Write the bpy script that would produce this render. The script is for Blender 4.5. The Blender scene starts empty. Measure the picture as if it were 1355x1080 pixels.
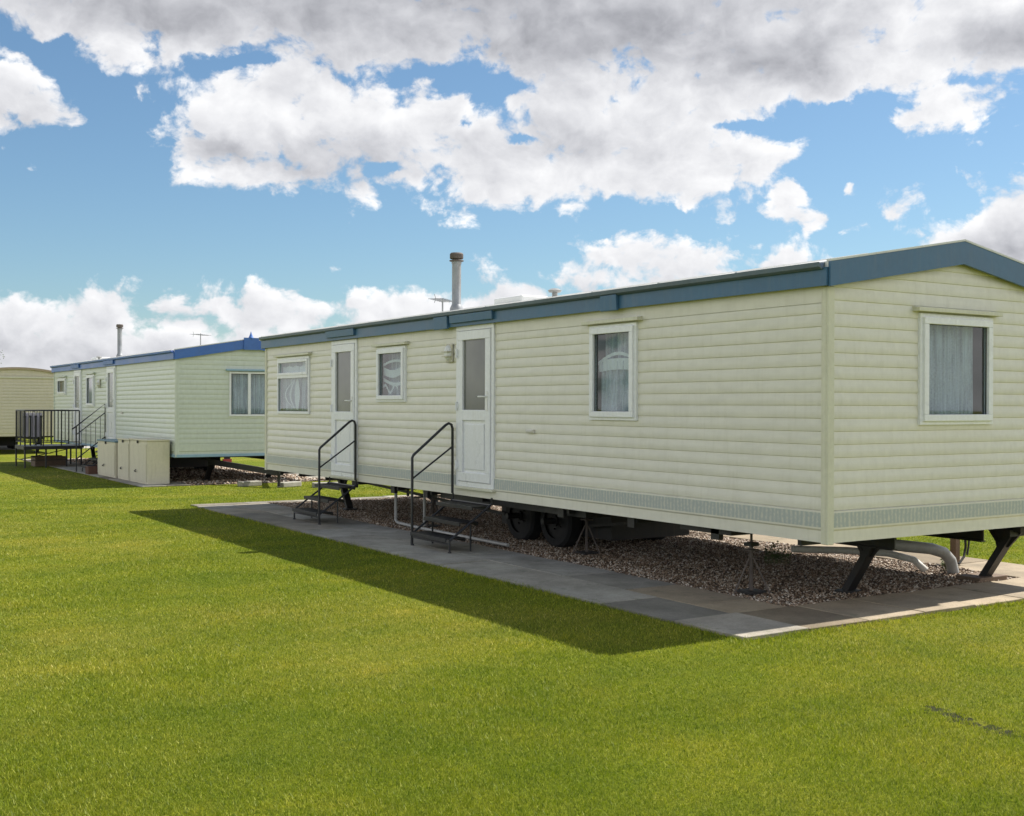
import bpy, math, random
import numpy as np
from mathutils import Vector
PI = math.pi
C = bpy.context.scene.collection
R_ = random.Random(7)
H0 = 0.58                      # height of the caravan floor line above the grass
# ------------------------------------------------------------------ helpers
class MB:
    def __init__(s): s.v = []; s.f = []; s.mi = []; s.m = 0
    def add(s, vs, fs):
        o = len(s.v); s.v += [tuple(p) for p in vs]
        for f in fs: s.f.append(tuple(i + o for i in f)); s.mi.append(s.m)
    def box(s, x0, x1, y0, y1, z0, z1):
        vs = [(x, y, z) for z in (z0, z1) for (x, y) in ((x0, y0), (x1, y0), (x1, y1), (x0, y1))]
        s.add(vs, [(3, 2, 1, 0), (4, 5, 6, 7), (0, 1, 5, 4), (1, 2, 6, 5), (2, 3, 7, 6), (3, 0, 4, 7)])
    def tube(s, pts, r, n=8, caps=True):
        pts = [Vector(p) for p in pts]; rs = r if isinstance(r, (list, tuple)) else [r] * len(pts)
        rings = []; last = None
        for i, p in enumerate(pts):
            a = pts[max(0, i - 1)]; b = pts[min(len(pts) - 1, i + 1)]
            t = (b - a).normalized()
            if last is None:
                u = t.orthogonal().normalized()
            else:
                u = (last - t * last.dot(t)).normalized()
            last = u; w = t.cross(u)
            rings.append([p + (u * math.cos(2 * PI * k / n) + w * math.sin(2 * PI * k / n)) * rs[i] for k in range(n)])
        vs = [q for ring in rings for q in ring]; fs = []
        for i in range(len(pts) - 1):
            for k in range(n):
                a = i * n + k; b = i * n + (k + 1) % n
                fs.append((a, b, b + n, a + n))
        if caps:
            fs.append(tuple(range(n - 1, -1, -1))); fs.append(tuple((len(pts) - 1) * n + k for k in range(n)))
        s.add(vs, fs)
    def bar(s, a, b, w, h):     # rectangular bar a->b, w wide sideways, h tall
        a = Vector(a); b = Vector(b); t = (b - a).normalized()
        side = t.cross(Vector((0, 0, 1)))
        if side.length < 1e-3: side = Vector((1, 0, 0))
        side.normalize(); up = side.cross(t)
        c = [(-1, -1), (1, -1), (1, 1), (-1, 1)]
        vs = [p + side * (w / 2 * i) + up * (h / 2 * j) for p in (a, b) for i, j in c]
        s.add(vs, [(0, 1, 2, 3), (7, 6, 5, 4), (0, 4, 5, 1), (1, 5, 6, 2), (2, 6, 7, 3), (3, 7, 4, 0)])
    def prism(s, poly, axis, a, b):   # poly: list of 2D pts ; axis 'x': (y,z) ; 'y': (x,z) ; 'z': (x,y)
        def P(p, t):
            return (t, p[0], p[1]) if axis == 'x' else ((p[0], t, p[1]) if axis == 'y' else (p[0], p[1], t))
        n = len(poly); vs = [P(p, a) for p in poly] + [P(p, b) for p in poly]
        fs = [tuple(range(n)), tuple(range(2 * n - 1, n - 1, -1))] + [(i, i + n, (i + 1) % n + n, (i + 1) % n) for i in range(n)]
        s.add(vs, fs)
    def lathe(s, prof, cx, cy, n=16):
        vs = []; fs = []
        for r, z in prof:
            for k in range(n): vs.append((cx + r * math.cos(2 * PI * k / n), cy + r * math.sin(2 * PI * k / n), z))
        for i in range(len(prof) - 1):
            for k in range(n):
                a = i * n + k; b = i * n + (k + 1) % n; fs.append((a, b, b + n, a + n))
        fs.append(tuple(range(n - 1, -1, -1))); fs.append(tuple((len(prof) - 1) * n + k for k in range(n)))
        s.add(vs, fs)
    def build(s, name, mats, parent=None, bevel=0, smooth=False, weld=False):
        me = bpy.data.meshes.new(name); me.from_pydata(s.v, [], s.f)
        mats = mats if isinstance(mats, (list, tuple)) else [mats]
        for m in mats: me.materials.append(m)
        me.polygons.foreach_set('material_index', s.mi)
        if smooth: me.polygons.foreach_set('use_smooth', [True] * len(s.f))
        me.update()
        o = bpy.data.objects.new(name, me); C.objects.link(o)
        if parent: o.parent = parent
        if bevel:
            b = o.modifiers.new('bevel', 'BEVEL'); b.width = bevel; b.segments = 2; b.limit_method = 'ANGLE'; b.harden_normals = False
        if smooth:
            e = o.modifiers.new('edge', 'EDGE_SPLIT'); e.split_angle = math.radians(40)
        return o
def tag(o, label=None, cat=None, group=None, kind=None):
    if label: o['label'] = label
    if cat: o['category'] = cat
    if group: o['group'] = group
    if kind: o['kind'] = kind
    return o
def thing(name, label, cat, loc, group=None):
    o = bpy.data.objects.new(name, None); C.objects.link(o); o.location = loc
    return tag(o, label, cat, group)
def copy_tree(o, parent=None):
    c = o.copy(); C.objects.link(c)
    if parent: c.parent = parent
    for ch in list(o.children): copy_tree(ch, c)
    return c
# ------------------------------------------------------------------ materials
def mat(name):
    m = bpy.data.materials.new(name); m.use_nodes = True
    n = m.node_tree.nodes; l = m.node_tree.links
    return m, n, l, n['Principled BSDF']
def N(n, t, **k):
    x = n.new(t)
    for a, b in k.items(): setattr(x, a, b)
    return x
def ramp(n, l, fac, stops, interp='LINEAR'):
    r = n.new('ShaderNodeValToRGB'); r.color_ramp.interpolation = interp
    e = r.color_ramp.elements
    while len(e) < len(stops): e.new(0.5)
    for i, (p, c) in enumerate(stops): e[i].position = p; e[i].color = (*c, 1) if len(c) == 3 else c
    l.new(fac, r.inputs[0]); return r
def noise(n, l, scale, detail=4, rough=.55, vec=None, dist=0):
    x = n.new('ShaderNodeTexNoise'); x.inputs['Scale'].default_value = scale; x.inputs['Detail'].default_value = detail
    x.inputs['Roughness'].default_value = rough; x.inputs['Distortion'].default_value = dist
    if vec is not None: l.new(vec, x.inputs['Vector'])
    return x
def mixc(n, l, fac, a, b, mode='MIX'):
    x = n.new('ShaderNodeMix'); x.data_type = 'RGBA'; x.blend_type = mode
    for s, v in ((0, fac), (6, a), (7, b)):
        if hasattr(v, 'is_output') or isinstance(v, bpy.types.NodeSocket): l.new(v, x.inputs[s])
        else: x.inputs[s].default_value = v if not isinstance(v, tuple) or len(v) == 4 else (*v, 1)
    return x.outputs[2]
def mth(n, l, op, a, b=None, c=None, clamp=False):
    x = n.new('ShaderNodeMath'); x.operation = op; x.use_clamp = clamp
    for i, v in enumerate((a, b, c)):
        if v is None: continue
        if isinstance(v, bpy.types.NodeSocket): l.new(v, x.inputs[i])
        else: x.inputs[i].default_value = v
    return x.outputs[0]
def paint(name, col, rough=.5, var=.12, dirt=None, scale=3.0, metal=0, stretch=(1, 1, 1), bump=0, spec=.4, streak=0):
    m, n, l, p = mat(name)
    tc = N(n, 'ShaderNodeTexCoord'); mp = N(n, 'ShaderNodeMapping'); mp.inputs['Scale'].default_value = stretch
    l.new(tc.outputs['Object'], mp.inputs[0])
    a = noise(n, l, scale, 6, .6, mp.outputs[0]); b = noise(n, l, scale * 14, 3, .6, mp.outputs[0])
    lo = tuple(c * (1 - var) for c in col); hi = tuple(min(1, c * (1 + var)) for c in col)
    r = ramp(n, l, a.outputs[0], [(.3, lo), (.7, hi)])
    r2 = ramp(n, l, b.outputs[0], [(.35, (.93, .93, .93)), (.65, (1, 1, 1))])
    out = mixc(n, l, 1.0, r.outputs[0], r2.outputs[0], 'MULTIPLY')
    if dirt:
        st = N(n, 'ShaderNodeMapping'); st.inputs['Scale'].default_value = (9, 9, .8)
        l.new(tc.outputs['Object'], st.inputs[0])
        d = noise(n, l, 2.2, 6, .65, st.outputs[0])
        dr = ramp(n, l, d.outputs[0], [(.5, (0, 0, 0)), (.78, (1, 1, 1))])
        f = mth(n, l, 'MULTIPLY', dr.outputs[0], streak or .35)
        out = mixc(n, l, f, out, dirt)
    l.new(out, p.inputs['Base Color'])
    p.inputs['Roughness'].default_value = rough; p.inputs['Metallic'].default_value = metal
    p.inputs['Specular IOR Level'].default_value = spec
    rr = ramp(n, l, a.outputs[0], [(.3, (rough * .85,) * 3), (.7, (min(1, rough * 1.15),) * 3)])
    l.new(rr.outputs[0], p.inputs['Roughness'])
    if bump:
        bn = N(n, 'ShaderNodeBump'); bn.inputs['Strength'].default_value = bump; bn.inputs['Distance'].default_value = .01
        l.new(b.outputs[0], bn.inputs['Height']); l.new(bn.outputs[0], p.inputs['Normal'])
    return m
M = {}
M['cream'] = paint('cream siding', (.70, .68, .59), .34, .04, (.50, .48, .37), .9, stretch=(1, .35, 1), streak=.3)
M['mint'] = paint('mint siding', (.60, .64, .55), .36, .04, (.44, .46, .38), .9, stretch=(1, .35, 1), streak=.3)
M['beige'] = paint('beige siding', (.60, .55, .43), .45, .05, (.4, .36, .27), .9, streak=.2)
M['creamtrim'] = paint('cream trim', (.64, .63, .50), .45, .06, (.40, .36, .27), 2, streak=.4)
M['navy'] = paint('slate blue fascia', (.052, .135, .24), .4, .12, (.12, .17, .21), 1.2, streak=.35)
M['gutter'] = paint('blue grey gutter', (.10, .14, .18), .45, .15, (.2, .2, .2), 1.5, streak=.4)
M['blue'] = paint('bright blue fascia', (.06, .16, .47), .4, .12, (.1, .15, .3), 1.2, streak=.3)
M['roof'] = paint('pale roof sheet', (.66, .66, .64), .5, .08, (.42, .42, .38), 1.3, streak=.4)
M['rooftan'] = paint('tan roof edge', (.42, .33, .24), .6, .1, (.3, .22, .15), 2)
M['upvc'] = paint('white window plastic', (.80, .81, .83), .3, .03, (.55, .54, .48), 2, streak=.25)
M['dark'] = paint('black painted steel', (.018, .018, .019), .5, .3, (.06, .035, .02), 3, streak=.45, bump=.2)
M['rail'] = paint('black handrail steel', (.022, .023, .026), .38, .25, (.07, .045, .03), 4, streak=.3)
M['galv'] = paint('galvanised steel', (.30, .31, .32), .5, .2, (.22, .18, .13), 6, metal=.5, streak=.5)
M['rust'] = paint('rusty stand steel', (.11, .09, .08), .75, .3, (.2, .17, .14), 8, streak=.5, bump=.3)
M['pipe'] = paint('grey plastic pipe', (.33, .33, .32), .4, .12, (.2, .18, .14), 4, streak=.5)
M['pipepale'] = paint('pale plastic pipe', (.62, .6, .55), .45, .1, (.35, .3, .22), 4, streak=.5)
M['tyre'] = paint('tyre rubber', (.016, .016, .017), .85, .3, (.06, .05, .04), 5, streak=.4, bump=.3)
M['rimp'] = paint('wheel rim', (.012, .011, .011), .7, .2, (.02, .015, .012), 6, streak=.5)
M['wood'] = paint('weathered timber', (.16, .11, .075), .8, .25, (.08, .06, .045), 4, stretch=(1, 8, 8), streak=.5, bump=.4)
M['deck'] = paint('grey deck boards', (.36, .37, .38), .7, .15, (.25, .24, .22), 3, streak=.3)
M['mauve'] = paint('mauve painted board', (.52, .48, .54), .9, .1, None, 5)
M['red'] = paint('faded red plastic', (.42, .06, .05), .5, .15, (.2, .05, .04), 3)
M['boxcream'] = paint('cream metal locker', (.66, .61, .47), .5, .06, (.38, .33, .22), 1.4, streak=.35)
M['lid'] = paint('blue grey lid', (.16, .26, .32), .5, .1, (.1, .15, .18), 3)
M['lampm'] = paint('ivory lamp housing', (.55, .52, .42), .4, .1, (.3, .27, .2), 8, streak=.4)
M['underf'] = paint('floor underside', (.10, .085, .07), .9, .3, (.05, .04, .03), 2)
M['skirt'] = paint('pale blue skirting', (.30, .45, .55), .5, .08, (.2, .3, .35), 2, streak=.3)
M['yellow'] = paint('yellow tag', (.62, .55, .12), .6, .1, None, 8)
M['white'] = paint('white plastic', (.78, .78, .76), .45, .04, None, 4)
M['block'] = paint('weathered concrete', (.34, .32, .27), .85, .2, (.15, .14, .1), 6, streak=.5, bump=.4)
M['brick'] = paint('red brown crate', (.13, .065, .045), .85, .3, (.05, .035, .03), 5, streak=.5, bump=.3)
def bandmat():
    m, n, l, p = mat('patterned trim band')
    tc = N(n, 'ShaderNodeTexCoord'); sep = N(n, 'ShaderNodeSeparateXYZ'); l.new(tc.outputs['Object'], sep.inputs[0])
    s = mth(n, l, 'ADD', sep.outputs[0], sep.outputs[1])
    cmb = N(n, 'ShaderNodeCombineXYZ'); l.new(s, cmb.inputs[0]); l.new(sep.outputs[2], cmb.inputs[1])
    v = N(n, 'ShaderNodeTexVoronoi'); v.inputs['Scale'].default_value = 45; l.new(cmb.outputs[0], v.inputs['Vector'])
    w = N(n, 'ShaderNodeTexWave'); w.inputs['Scale'].default_value = 7; w.inputs['Distortion'].default_value = 3; l.new(cmb.outputs[0], w.inputs['Vector'])
    f = mth(n, l, 'MULTIPLY', v.outputs['Distance'], w.outputs['Fac'])
    r = ramp(n, l, f, [(.05, (.37, .41, .39)), (.35, (.44, .46, .42)), (.7, (.53, .53, .45))])
    l.new(r.outputs[0], p.inputs['Base Color']); p.inputs['Roughness'].default_value = .5
    return m
M['band'] = bandmat()
def glassmat():
    m, n, l, p = mat('window glass'); n.remove(p)
    out = n['Material Output']; t = N(n, 'ShaderNodeBsdfTransparent'); t.inputs[0].default_value = (.80, .85, .86, 1)
    g = N(n, 'ShaderNodeBsdfGlossy'); g.inputs['Roughness'].default_value = .02
    fr = N(n, 'ShaderNodeFresnel'); fr.inputs[0].default_value = 1.5
    tc = N(n, 'ShaderNodeTexCoord'); nz = noise(n, l, 1.3, 1, .5, tc.outputs['Object'])
    bp = N(n, 'ShaderNodeBump'); bp.inputs['Strength'].default_value = .12; bp.inputs['Distance'].default_value = .02
    l.new(nz.outputs[0], bp.inputs['Height']); l.new(bp.outputs[0], g.inputs['Normal'])
    ge = N(n, 'ShaderNodeNewGeometry'); f2 = mth(n, l, 'MULTIPLY', mth(n, l, 'MULTIPLY_ADD', fr.outputs[0], 1.3, .02, clamp=True), mth(n, l, 'SUBTRACT', 1.0, ge.outputs['Backfacing']))
    mx = N(n, 'ShaderNodeMixShader'); l.new(f2, mx.inputs[0]); l.new(t.outputs[0], mx.inputs[1]); l.new(g.outputs[0], mx.inputs[2])
    l.new(mx.outputs[0], out.inputs[0]); return m
M['glass'] = glassmat()
def frostmat():
    m, n, l, p = mat('obscured door glass')
    tc = N(n, 'ShaderNodeTexCoord'); a = noise(n, l, 1.1, 3, .5, tc.outputs['Object'])
    r = ramp(n, l, a.outputs[0], [(.35, (.085, .09, .085)), (.65, (.17, .175, .155))]); l.new(r.outputs[0], p.inputs['Base Color'])
    p.inputs['Roughness'].default_value = .16; p.inputs['Specular IOR Level'].default_value = .6
    b = noise(n, l, 90, 2, .5, tc.outputs['Object']); bp = N(n, 'ShaderNodeBump'); bp.inputs['Strength'].default_value = .15; bp.inputs['Distance'].default_value = .002
    l.new(b.outputs[0], bp.inputs['Height']); l.new(bp.outputs[0], p.inputs['Normal']); return m
M['frost'] = frostmat()
def netmat(name, col, trans=.25, lace=True):
    m, n, l, p = mat(name)
    tc = N(n, 'ShaderNodeTexCoord')
    p.inputs['Base Color'].default_value = (*col, 1); p.inputs['Roughness'].default_value = .95; p.inputs['Specular IOR Level'].default_value = .1
    if lace:
        se = N(n, 'ShaderNodeSeparateXYZ'); l.new(tc.outputs['Object'], se.inputs[0]); sx = mth(n, l, 'ADD', se.outputs[0], se.outputs[1])
        cb = N(n, 'ShaderNodeCombineXYZ'); l.new(mth(n, l, 'MULTIPLY', sx, 30), cb.inputs[0]); l.new(mth(n, l, 'MULTIPLY', se.outputs[2], 1.1), cb.inputs[1])
        nz = noise(n, l, 1.0, 5, .6, cb.outputs[0]); v = noise(n, l, 70, 2, .5, tc.outputs['Object'])
        s = mth(n, l, 'ADD', nz.outputs[0], mth(n, l, 'MULTIPLY_ADD', v.outputs[0], .25, -.12))
        r = ramp(n, l, s, [(.36, (trans * .3,) * 3), (.64, (min(1, trans * 3.2),) * 3)])
        t = N(n, 'ShaderNodeBsdfTransparent'); mx = N(n, 'ShaderNodeMixShader')
        l.new(r.outputs[0], mx.inputs[0]); l.new(p.outputs[0], mx.inputs[1]); l.new(t.outputs[0], mx.inputs[2])
        l.new(mx.outputs[0], n['Material Output'].inputs[0])
    return m
M['net'] = netmat('net curtain', (.80, .84, .90), .20)
M['netw'] = netmat('white lace valance', (.85, .86, .86), .08, False)
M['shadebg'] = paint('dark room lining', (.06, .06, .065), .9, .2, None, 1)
# ------------------------------------------------------------------ ground materials
STREAK = (-1.5, -2.1, -1.58, -2.62)
def grass_color(n, l):
    g = N(n, 'ShaderNodeNewGeometry')
    a = noise(n, l, .32, 5, .6, g.outputs['Position']); b = noise(n, l, 1.7, 5, .62, g.outputs['Position'])
    mp = N(n, 'ShaderNodeMapping'); mp.inputs['Rotation'].default_value = (0, 0, .35); mp.inputs['Scale'].default_value = (.35, 2.3, 1)
    l.new(g.outputs['Position'], mp.inputs[0]); c = noise(n, l, .8, 3, .5, mp.outputs[0])
    r = ramp(n, l, a.outputs[0], [(.28, (.135, .178, .012)), (.48, (.202, .228, .021)), (.70, (.280, .268, .046))])
    r2 = ramp(n, l, b.outputs[0], [(.3, (.80, .88, .75)), (.5, (1, 1, 1)), (.72, (1.16, 1.06, 1.1))])
    r3 = ramp(n, l, c.outputs[0], [(.35, (.88, .92, .9)), (.65, (1.08, 1.06, 1.0))])
    x = mixc(n, l, 1.0, r.outputs[0], r2.outputs[0], 'MULTIPLY')
    x = mixc(n, l, 1.0, x, r3.outputs[0], 'MULTIPLY')
    return x, g.outputs['Position']
def lawnmat():
    m, n, l, p = mat('mown lawn')
    x, pos = grass_color(n, l)
    f = noise(n, l, 55, 4, .7, pos); f2 = noise(n, l, 14, 5, .7, pos)
    r = ramp(n, l, f.outputs[0], [(.3, (.35, .4, .3)), (.5, (.7, .72, .62)), (.7, (1.1, 1.05, 1.0))])
    r2 = ramp(n, l, f2.outputs[0], [(.3, (.75, .8, .7)), (.7, (1.2, 1.15, 1.1))])
    x = mixc(n, l, 1.0, x, r.outputs[0], 'MULTIPLY'); x = mixc(n, l, 1.0, x, r2.outputs[0], 'MULTIPLY')
    def VM(op, a, b=None):
        q = N(n, 'ShaderNodeVectorMath', operation=op)
        for i, v in enumerate((a, b)):
            if v is None: continue
            if isinstance(v, bpy.types.NodeSocket): l.new(v, q.inputs[i])
            else: q.inputs[i].default_value = v
        return q
    ax, ay, bx, by = STREAK; L2 = (bx - ax) ** 2 + (by - ay) ** 2      # scraped soil streak
    pa = VM('SUBTRACT', pos, (ax, ay, 0)).outputs[0]; t_ = mth(n, l, 'DIVIDE', VM('DOT_PRODUCT', pa, (bx - ax, by - ay, 0)).outputs['Value'], L2, clamp=True)
    sv = N(n, 'ShaderNodeVectorMath', operation='SCALE'); sv.inputs[0].default_value = (bx - ax, by - ay, 0); l.new(t_, sv.inputs['Scale'])
    dd = VM('LENGTH', VM('SUBTRACT', pa, sv.outputs[0]).outputs[0]).outputs['Value']; dd = mth(n, l, 'ADD', dd, mth(n, l, 'MULTIPLY_ADD', f2.outputs[0], .5, -.235))
    x = mixc(n, l, mth(n, l, 'LESS_THAN', dd, .06), x, (.04, .042, .02))
    l.new(x, p.inputs['Base Color']); p.inputs['Roughness'].default_value = .95; p.inputs['Specular IOR Level'].default_value = .1
    bp = N(n, 'ShaderNodeBump'); bp.inputs['Strength'].default_value = .9; bp.inputs['Distance'].default_value = .03
    l.new(f.outputs[0], bp.inputs['Height']); l.new(bp.outputs[0], p.inputs['Normal'])
    return m
def blademat():
    m, n, l, p = mat('grass blade')
    x, pos = grass_color(n, l)
    at = N(n, 'ShaderNodeAttribute'); at.attribute_name = 'rnd'
    r = ramp(n, l, at.outputs['Fac'], [(0, (.36, .50, .3)), (.4, (.95, 1.0, .9)), (.85, (1.65, 1.5, 1.45)), (1, (2.4, 2.0, 5.0))])
    x = mixc(n, l, 1.0, x, r.outputs[0], 'MULTIPLY')
    l.new(x, p.inputs['Base Color']); p.inputs['Roughness'].default_value = .55; p.inputs['Specular IOR Level'].default_value = .25
    t = N(n, 'ShaderNodeBsdfTranslucent'); l.new(mixc(n, l, 1.0, x, (1.2, 1.35, .5), 'MULTIPLY'), t.inputs[0])
    mx = N(n, 'ShaderNodeMixShader'); mx.inputs[0].default_value = .27
    l.new(p.outputs[0], mx.inputs[1]); l.new(t.outputs[0], mx.inputs[2]); l.new(mx.outputs[0], n['Material Output'].inputs[0])
    return m
def slabmat():
    m, n, l, p = mat('concrete slab')
    g = N(n, 'ShaderNodeNewGeometry'); at = N(n, 'ShaderNodeAttribute'); at.attribute_name = 'rnd'
    a = noise(n, l, 2.2, 7, .65, g.outputs['Position']); b = noise(n, l, 60, 4, .7, g.outputs['Position'])
    r = ramp(n, l, a.outputs[0], [(.3, (.21, .197, .168)), (.55, (.32, .302, .262)), (.75, (.40, .378, .33))])
    r1 = ramp(n, l, at.outputs['Fac'], [(0, (.55, .53, .5)), (.25, (.85, .84, .82)), (.7, (1, 1, 1)), (1, (1.15, 1.14, 1.1))])
    r2 = ramp(n, l, b.outputs[0], [(.3, (.8, .8, .8)), (.7, (1.1, 1.1, 1.1))])
    x = mixc(n, l, 1.0, r.outputs[0], r1.outputs[0], 'MULTIPLY'); x = mixc(n, l, 1.0, x, r2.outputs[0], 'MULTIPLY')
    wa_ = N(n, 'ShaderNodeAttribute'); wa_.attribute_name = 'warm'; x = mixc(n, l, wa_.outputs['Fac'], x, mixc(n, l, 1.0, x, (1.02, .87, .70), 'MULTIPLY'))
    d = noise(n, l, 6, 6, .7, g.outputs['Position']); dr = ramp(n, l, d.outputs[0], [(.56, (0, 0, 0)), (.72, (.6, .6, .6))])
    x = mixc(n, l, dr.outputs[0], x, (.11, .115, .07))
    l.new(x, p.inputs['Base Color']); p.inputs['Roughness'].default_value = .85; p.inputs['Specular IOR Level'].default_value = .3
    bp = N(n, 'ShaderNodeBump'); bp.inputs['Strength'].default_value = .4; bp.inputs['Distance'].default_value = .004
    l.new(b.outputs[0], bp.inputs['Height']); l.new(bp.outputs[0], p.inputs['Normal']); return m
def stonemat():
    m, n, l, p = mat('gravel stone')
    at = N(n, 'ShaderNodeAttribute'); at.attribute_name = 'rnd'; g = N(n, 'ShaderNodeNewGeometry')
    r = ramp(n, l, at.outputs['Fac'], [(0, (.06, .035, .022)), (.3, (.19, .13, .085)), (.6, (.37, .27, .19)), (.85, (.58, .50, .42)), (1, (.74, .69, .62))])
    a = noise(n, l, 1.1, 4, .6, g.outputs['Position']); r2 = ramp(n, l, a.outputs[0], [(.3, (.72, .68, .62)), (.7, (1.1, 1.1, 1.1))])
    l.new(mixc(n, l, 1.0, r.outputs[0], r2.outputs[0], 'MULTIPLY'), p.inputs['Base Color']); p.inputs['Roughness'].default_value = .8
    return m
def bedmat():
    m, n, l, p = mat('gravel bed')
    g = N(n, 'ShaderNodeNewGeometry'); v = N(n, 'ShaderNodeTexVoronoi'); v.inputs['Scale'].default_value = 38
    l.new(g.outputs['Position'], v.inputs['Vector']); s = N(n, 'ShaderNodeSeparateXYZ'); l.new(v.outputs['Color'], s.inputs[0])
    r = ramp(n, l, s.outputs[0], [(0, (.06, .045, .03)), (.5, (.15, .11, .08)), (1, (.28, .23, .18))]); l.new(r.outputs[0], p.inputs['Base Color'])
    p.inputs['Roughness'].default_value = .9
    bp = N(n, 'ShaderNodeBump'); bp.inputs['Distance'].default_value = .02; bp.inputs['Strength'].default_value = 1; bp.invert = True
    l.new(v.outputs['Distance'], bp.inputs['Height']); l.new(bp.outputs[0], p.inputs['Normal']); return m
M['lawn'] = lawnmat(); M['blade'] = blademat(); M['slab'] = slabmat(); M['stone'] = stonemat(); M['bed'] = bedmat()
M['asph'] = paint('worn tarmac road', (.34, .32, .29), .9, .12, None, 1.5, bump=.3)
M['leaf'] = paint('leaf', (.06, .085, .03), .7, .3, None, 3); M['bark'] = paint('bark', (.12, .09, .065), .9, .25, None, 5, bump=.4)
M['weed'] = paint('weed leaf', (.09, .13, .03), .7, .3, None, 9)
# ------------------------------------------------------------------ setting
PX0, PX1, PY0, PY1 = -1.09, 3.98, -.25, 12.3       # paved pad of the near caravan
GX0, GX1, GY0, GY1 = .11, 3.16, .50, 11.97           # its gravel
b = MB(); b.add([(-400, -400, 0), (400, -400, 0), (400, 400, 0), (-400, 400, 0)], [(0, 1, 2, 3)])
tag(b.build('lawn', M['lawn']), kind='structure')
b = MB(); b.box(-80, 60, 38.5, 42.5, -.1, .006); tag(b.build('road', M['asph']), kind='structure')
def paving(name, rects, seed):
    b = MB(); rr = random.Random(seed); rnd = []; wm = []
    for (x0, x1, y0, y1, sx, sy, off) in rects:
        nx = max(1, round((x1 - x0) / sx)); dx = (x1 - x0) / nx
        for i in range(nx):
            y = y0 - (off * (i % 2)) * sy
            while y < y1 - .02:
                a = max(y, y0); e = min(y + sy, y1); y += sy
                if e - a < .04: continue
                t = .022 + rr.uniform(-.004, .004); g = .005
                X0, X1 = x0 + i * dx + g, x0 + (i + 1) * dx - g
                tl = [t + rr.uniform(-.0025, .0025) for _ in range(4)]; A, B_ = a + g, e - g; c = .004
                vs = [(X0, A, -.03), (X1, A, -.03), (X1, B_, -.03), (X0, B_, -.03),
                      (X0, A, tl[0] - c), (X1, A, tl[1] - c), (X1, B_, tl[2] - c), (X0, B_, tl[3] - c),
                      (X0 + c, A + c, tl[0]), (X1 - c, A + c, tl[1]), (X1 - c, B_ - c, tl[2]), (X0 + c, B_ - c, tl[3])]
                fs = [(0, 1, 5, 4), (1, 2, 6, 5), (2, 3, 7, 6), (3, 0, 4, 7), (4, 5, 9, 8), (5, 6, 10, 9), (6, 7, 11, 10), (7, 4, 8, 11), (8, 9, 10, 11)]
                b.add(vs, fs); q = rr.random(); rnd += [q] * 12; wm += [1.0 if (seed == 3 and (A < .4 and X0 > -.6 or A < .6 and X0 > .6 or (X0 > -.6 and X0 < .2 and A < 1.2) or X0 > 3)) else rr.random() ** 3 * .6] * 12
    o = b.build(name, M['slab']); at = o.data.attributes.new('rnd', 'FLOAT', 'POINT'); at.data.foreach_set('value', rnd); at = o.data.attributes.new('warm', 'FLOAT', 'POINT'); at.data.foreach_set('value', wm)
    return tag(o, kind='structure')
paving('pavement', [(PX0, GX0, GY0, GY1, .6, .9, .5), (PX0, PX1, PY0, GY0, .6, .76, 0),
                    (GX1, PX1, GY0, GY1, .82, .9, 0), (PX0, PX1, GY1, PY1, .9, .34, 0)], 3)
V2, V3 = 17.1, 34.2
paving('pavement', [(-.62, .35, V2 - .2, V2 + 13, .6, .9, .5), (3.3, 3.9, V2 - .2, V2 + 13, .6, .9, 0)], 5)
b = MB(); b.add([(PX0, PY0, .004), (PX1, PY0, .004), (PX1, PY1, .004), (PX0, PY1, .004)], [(0, 1, 2, 3)])
b.add([(-.62, V2 - .2, .004), (3.9, V2 - .2, .004), (3.9, V2 + 13, .004), (-.62, V2 + 13, .004)], [(0, 1, 2, 3)])
tag(b.build('gravel_bed', M['bed']), kind='structure')
def scatter(name, material, rnd_np, V, F, nv):
    """V (n*nv,3), F (k,m) faces -> mesh object"""
    me = bpy.data.meshes.new(name); me.vertices.add(len(V)); me.vertices.foreach_set('co', V.astype(np.float32).ravel())
    k, mm = F.shape; me.loops.add(k * mm); me.loops.foreach_set('vertex_index', F.astype(np.int32).ravel())
    me.polygons.add(k); me.polygons.foreach_set('loop_start', np.arange(0, k * mm, mm, dtype=np.int32))
    me.materials.append(material); me.update(calc_edges=True)
    at = me.attributes.new('rnd', 'FLOAT', 'POINT'); at.data.foreach_set('value', np.repeat(rnd_np, nv).astype(np.float32))
    o = bpy.data.objects.new(name, me); C.objects.link(o); return o
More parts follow.
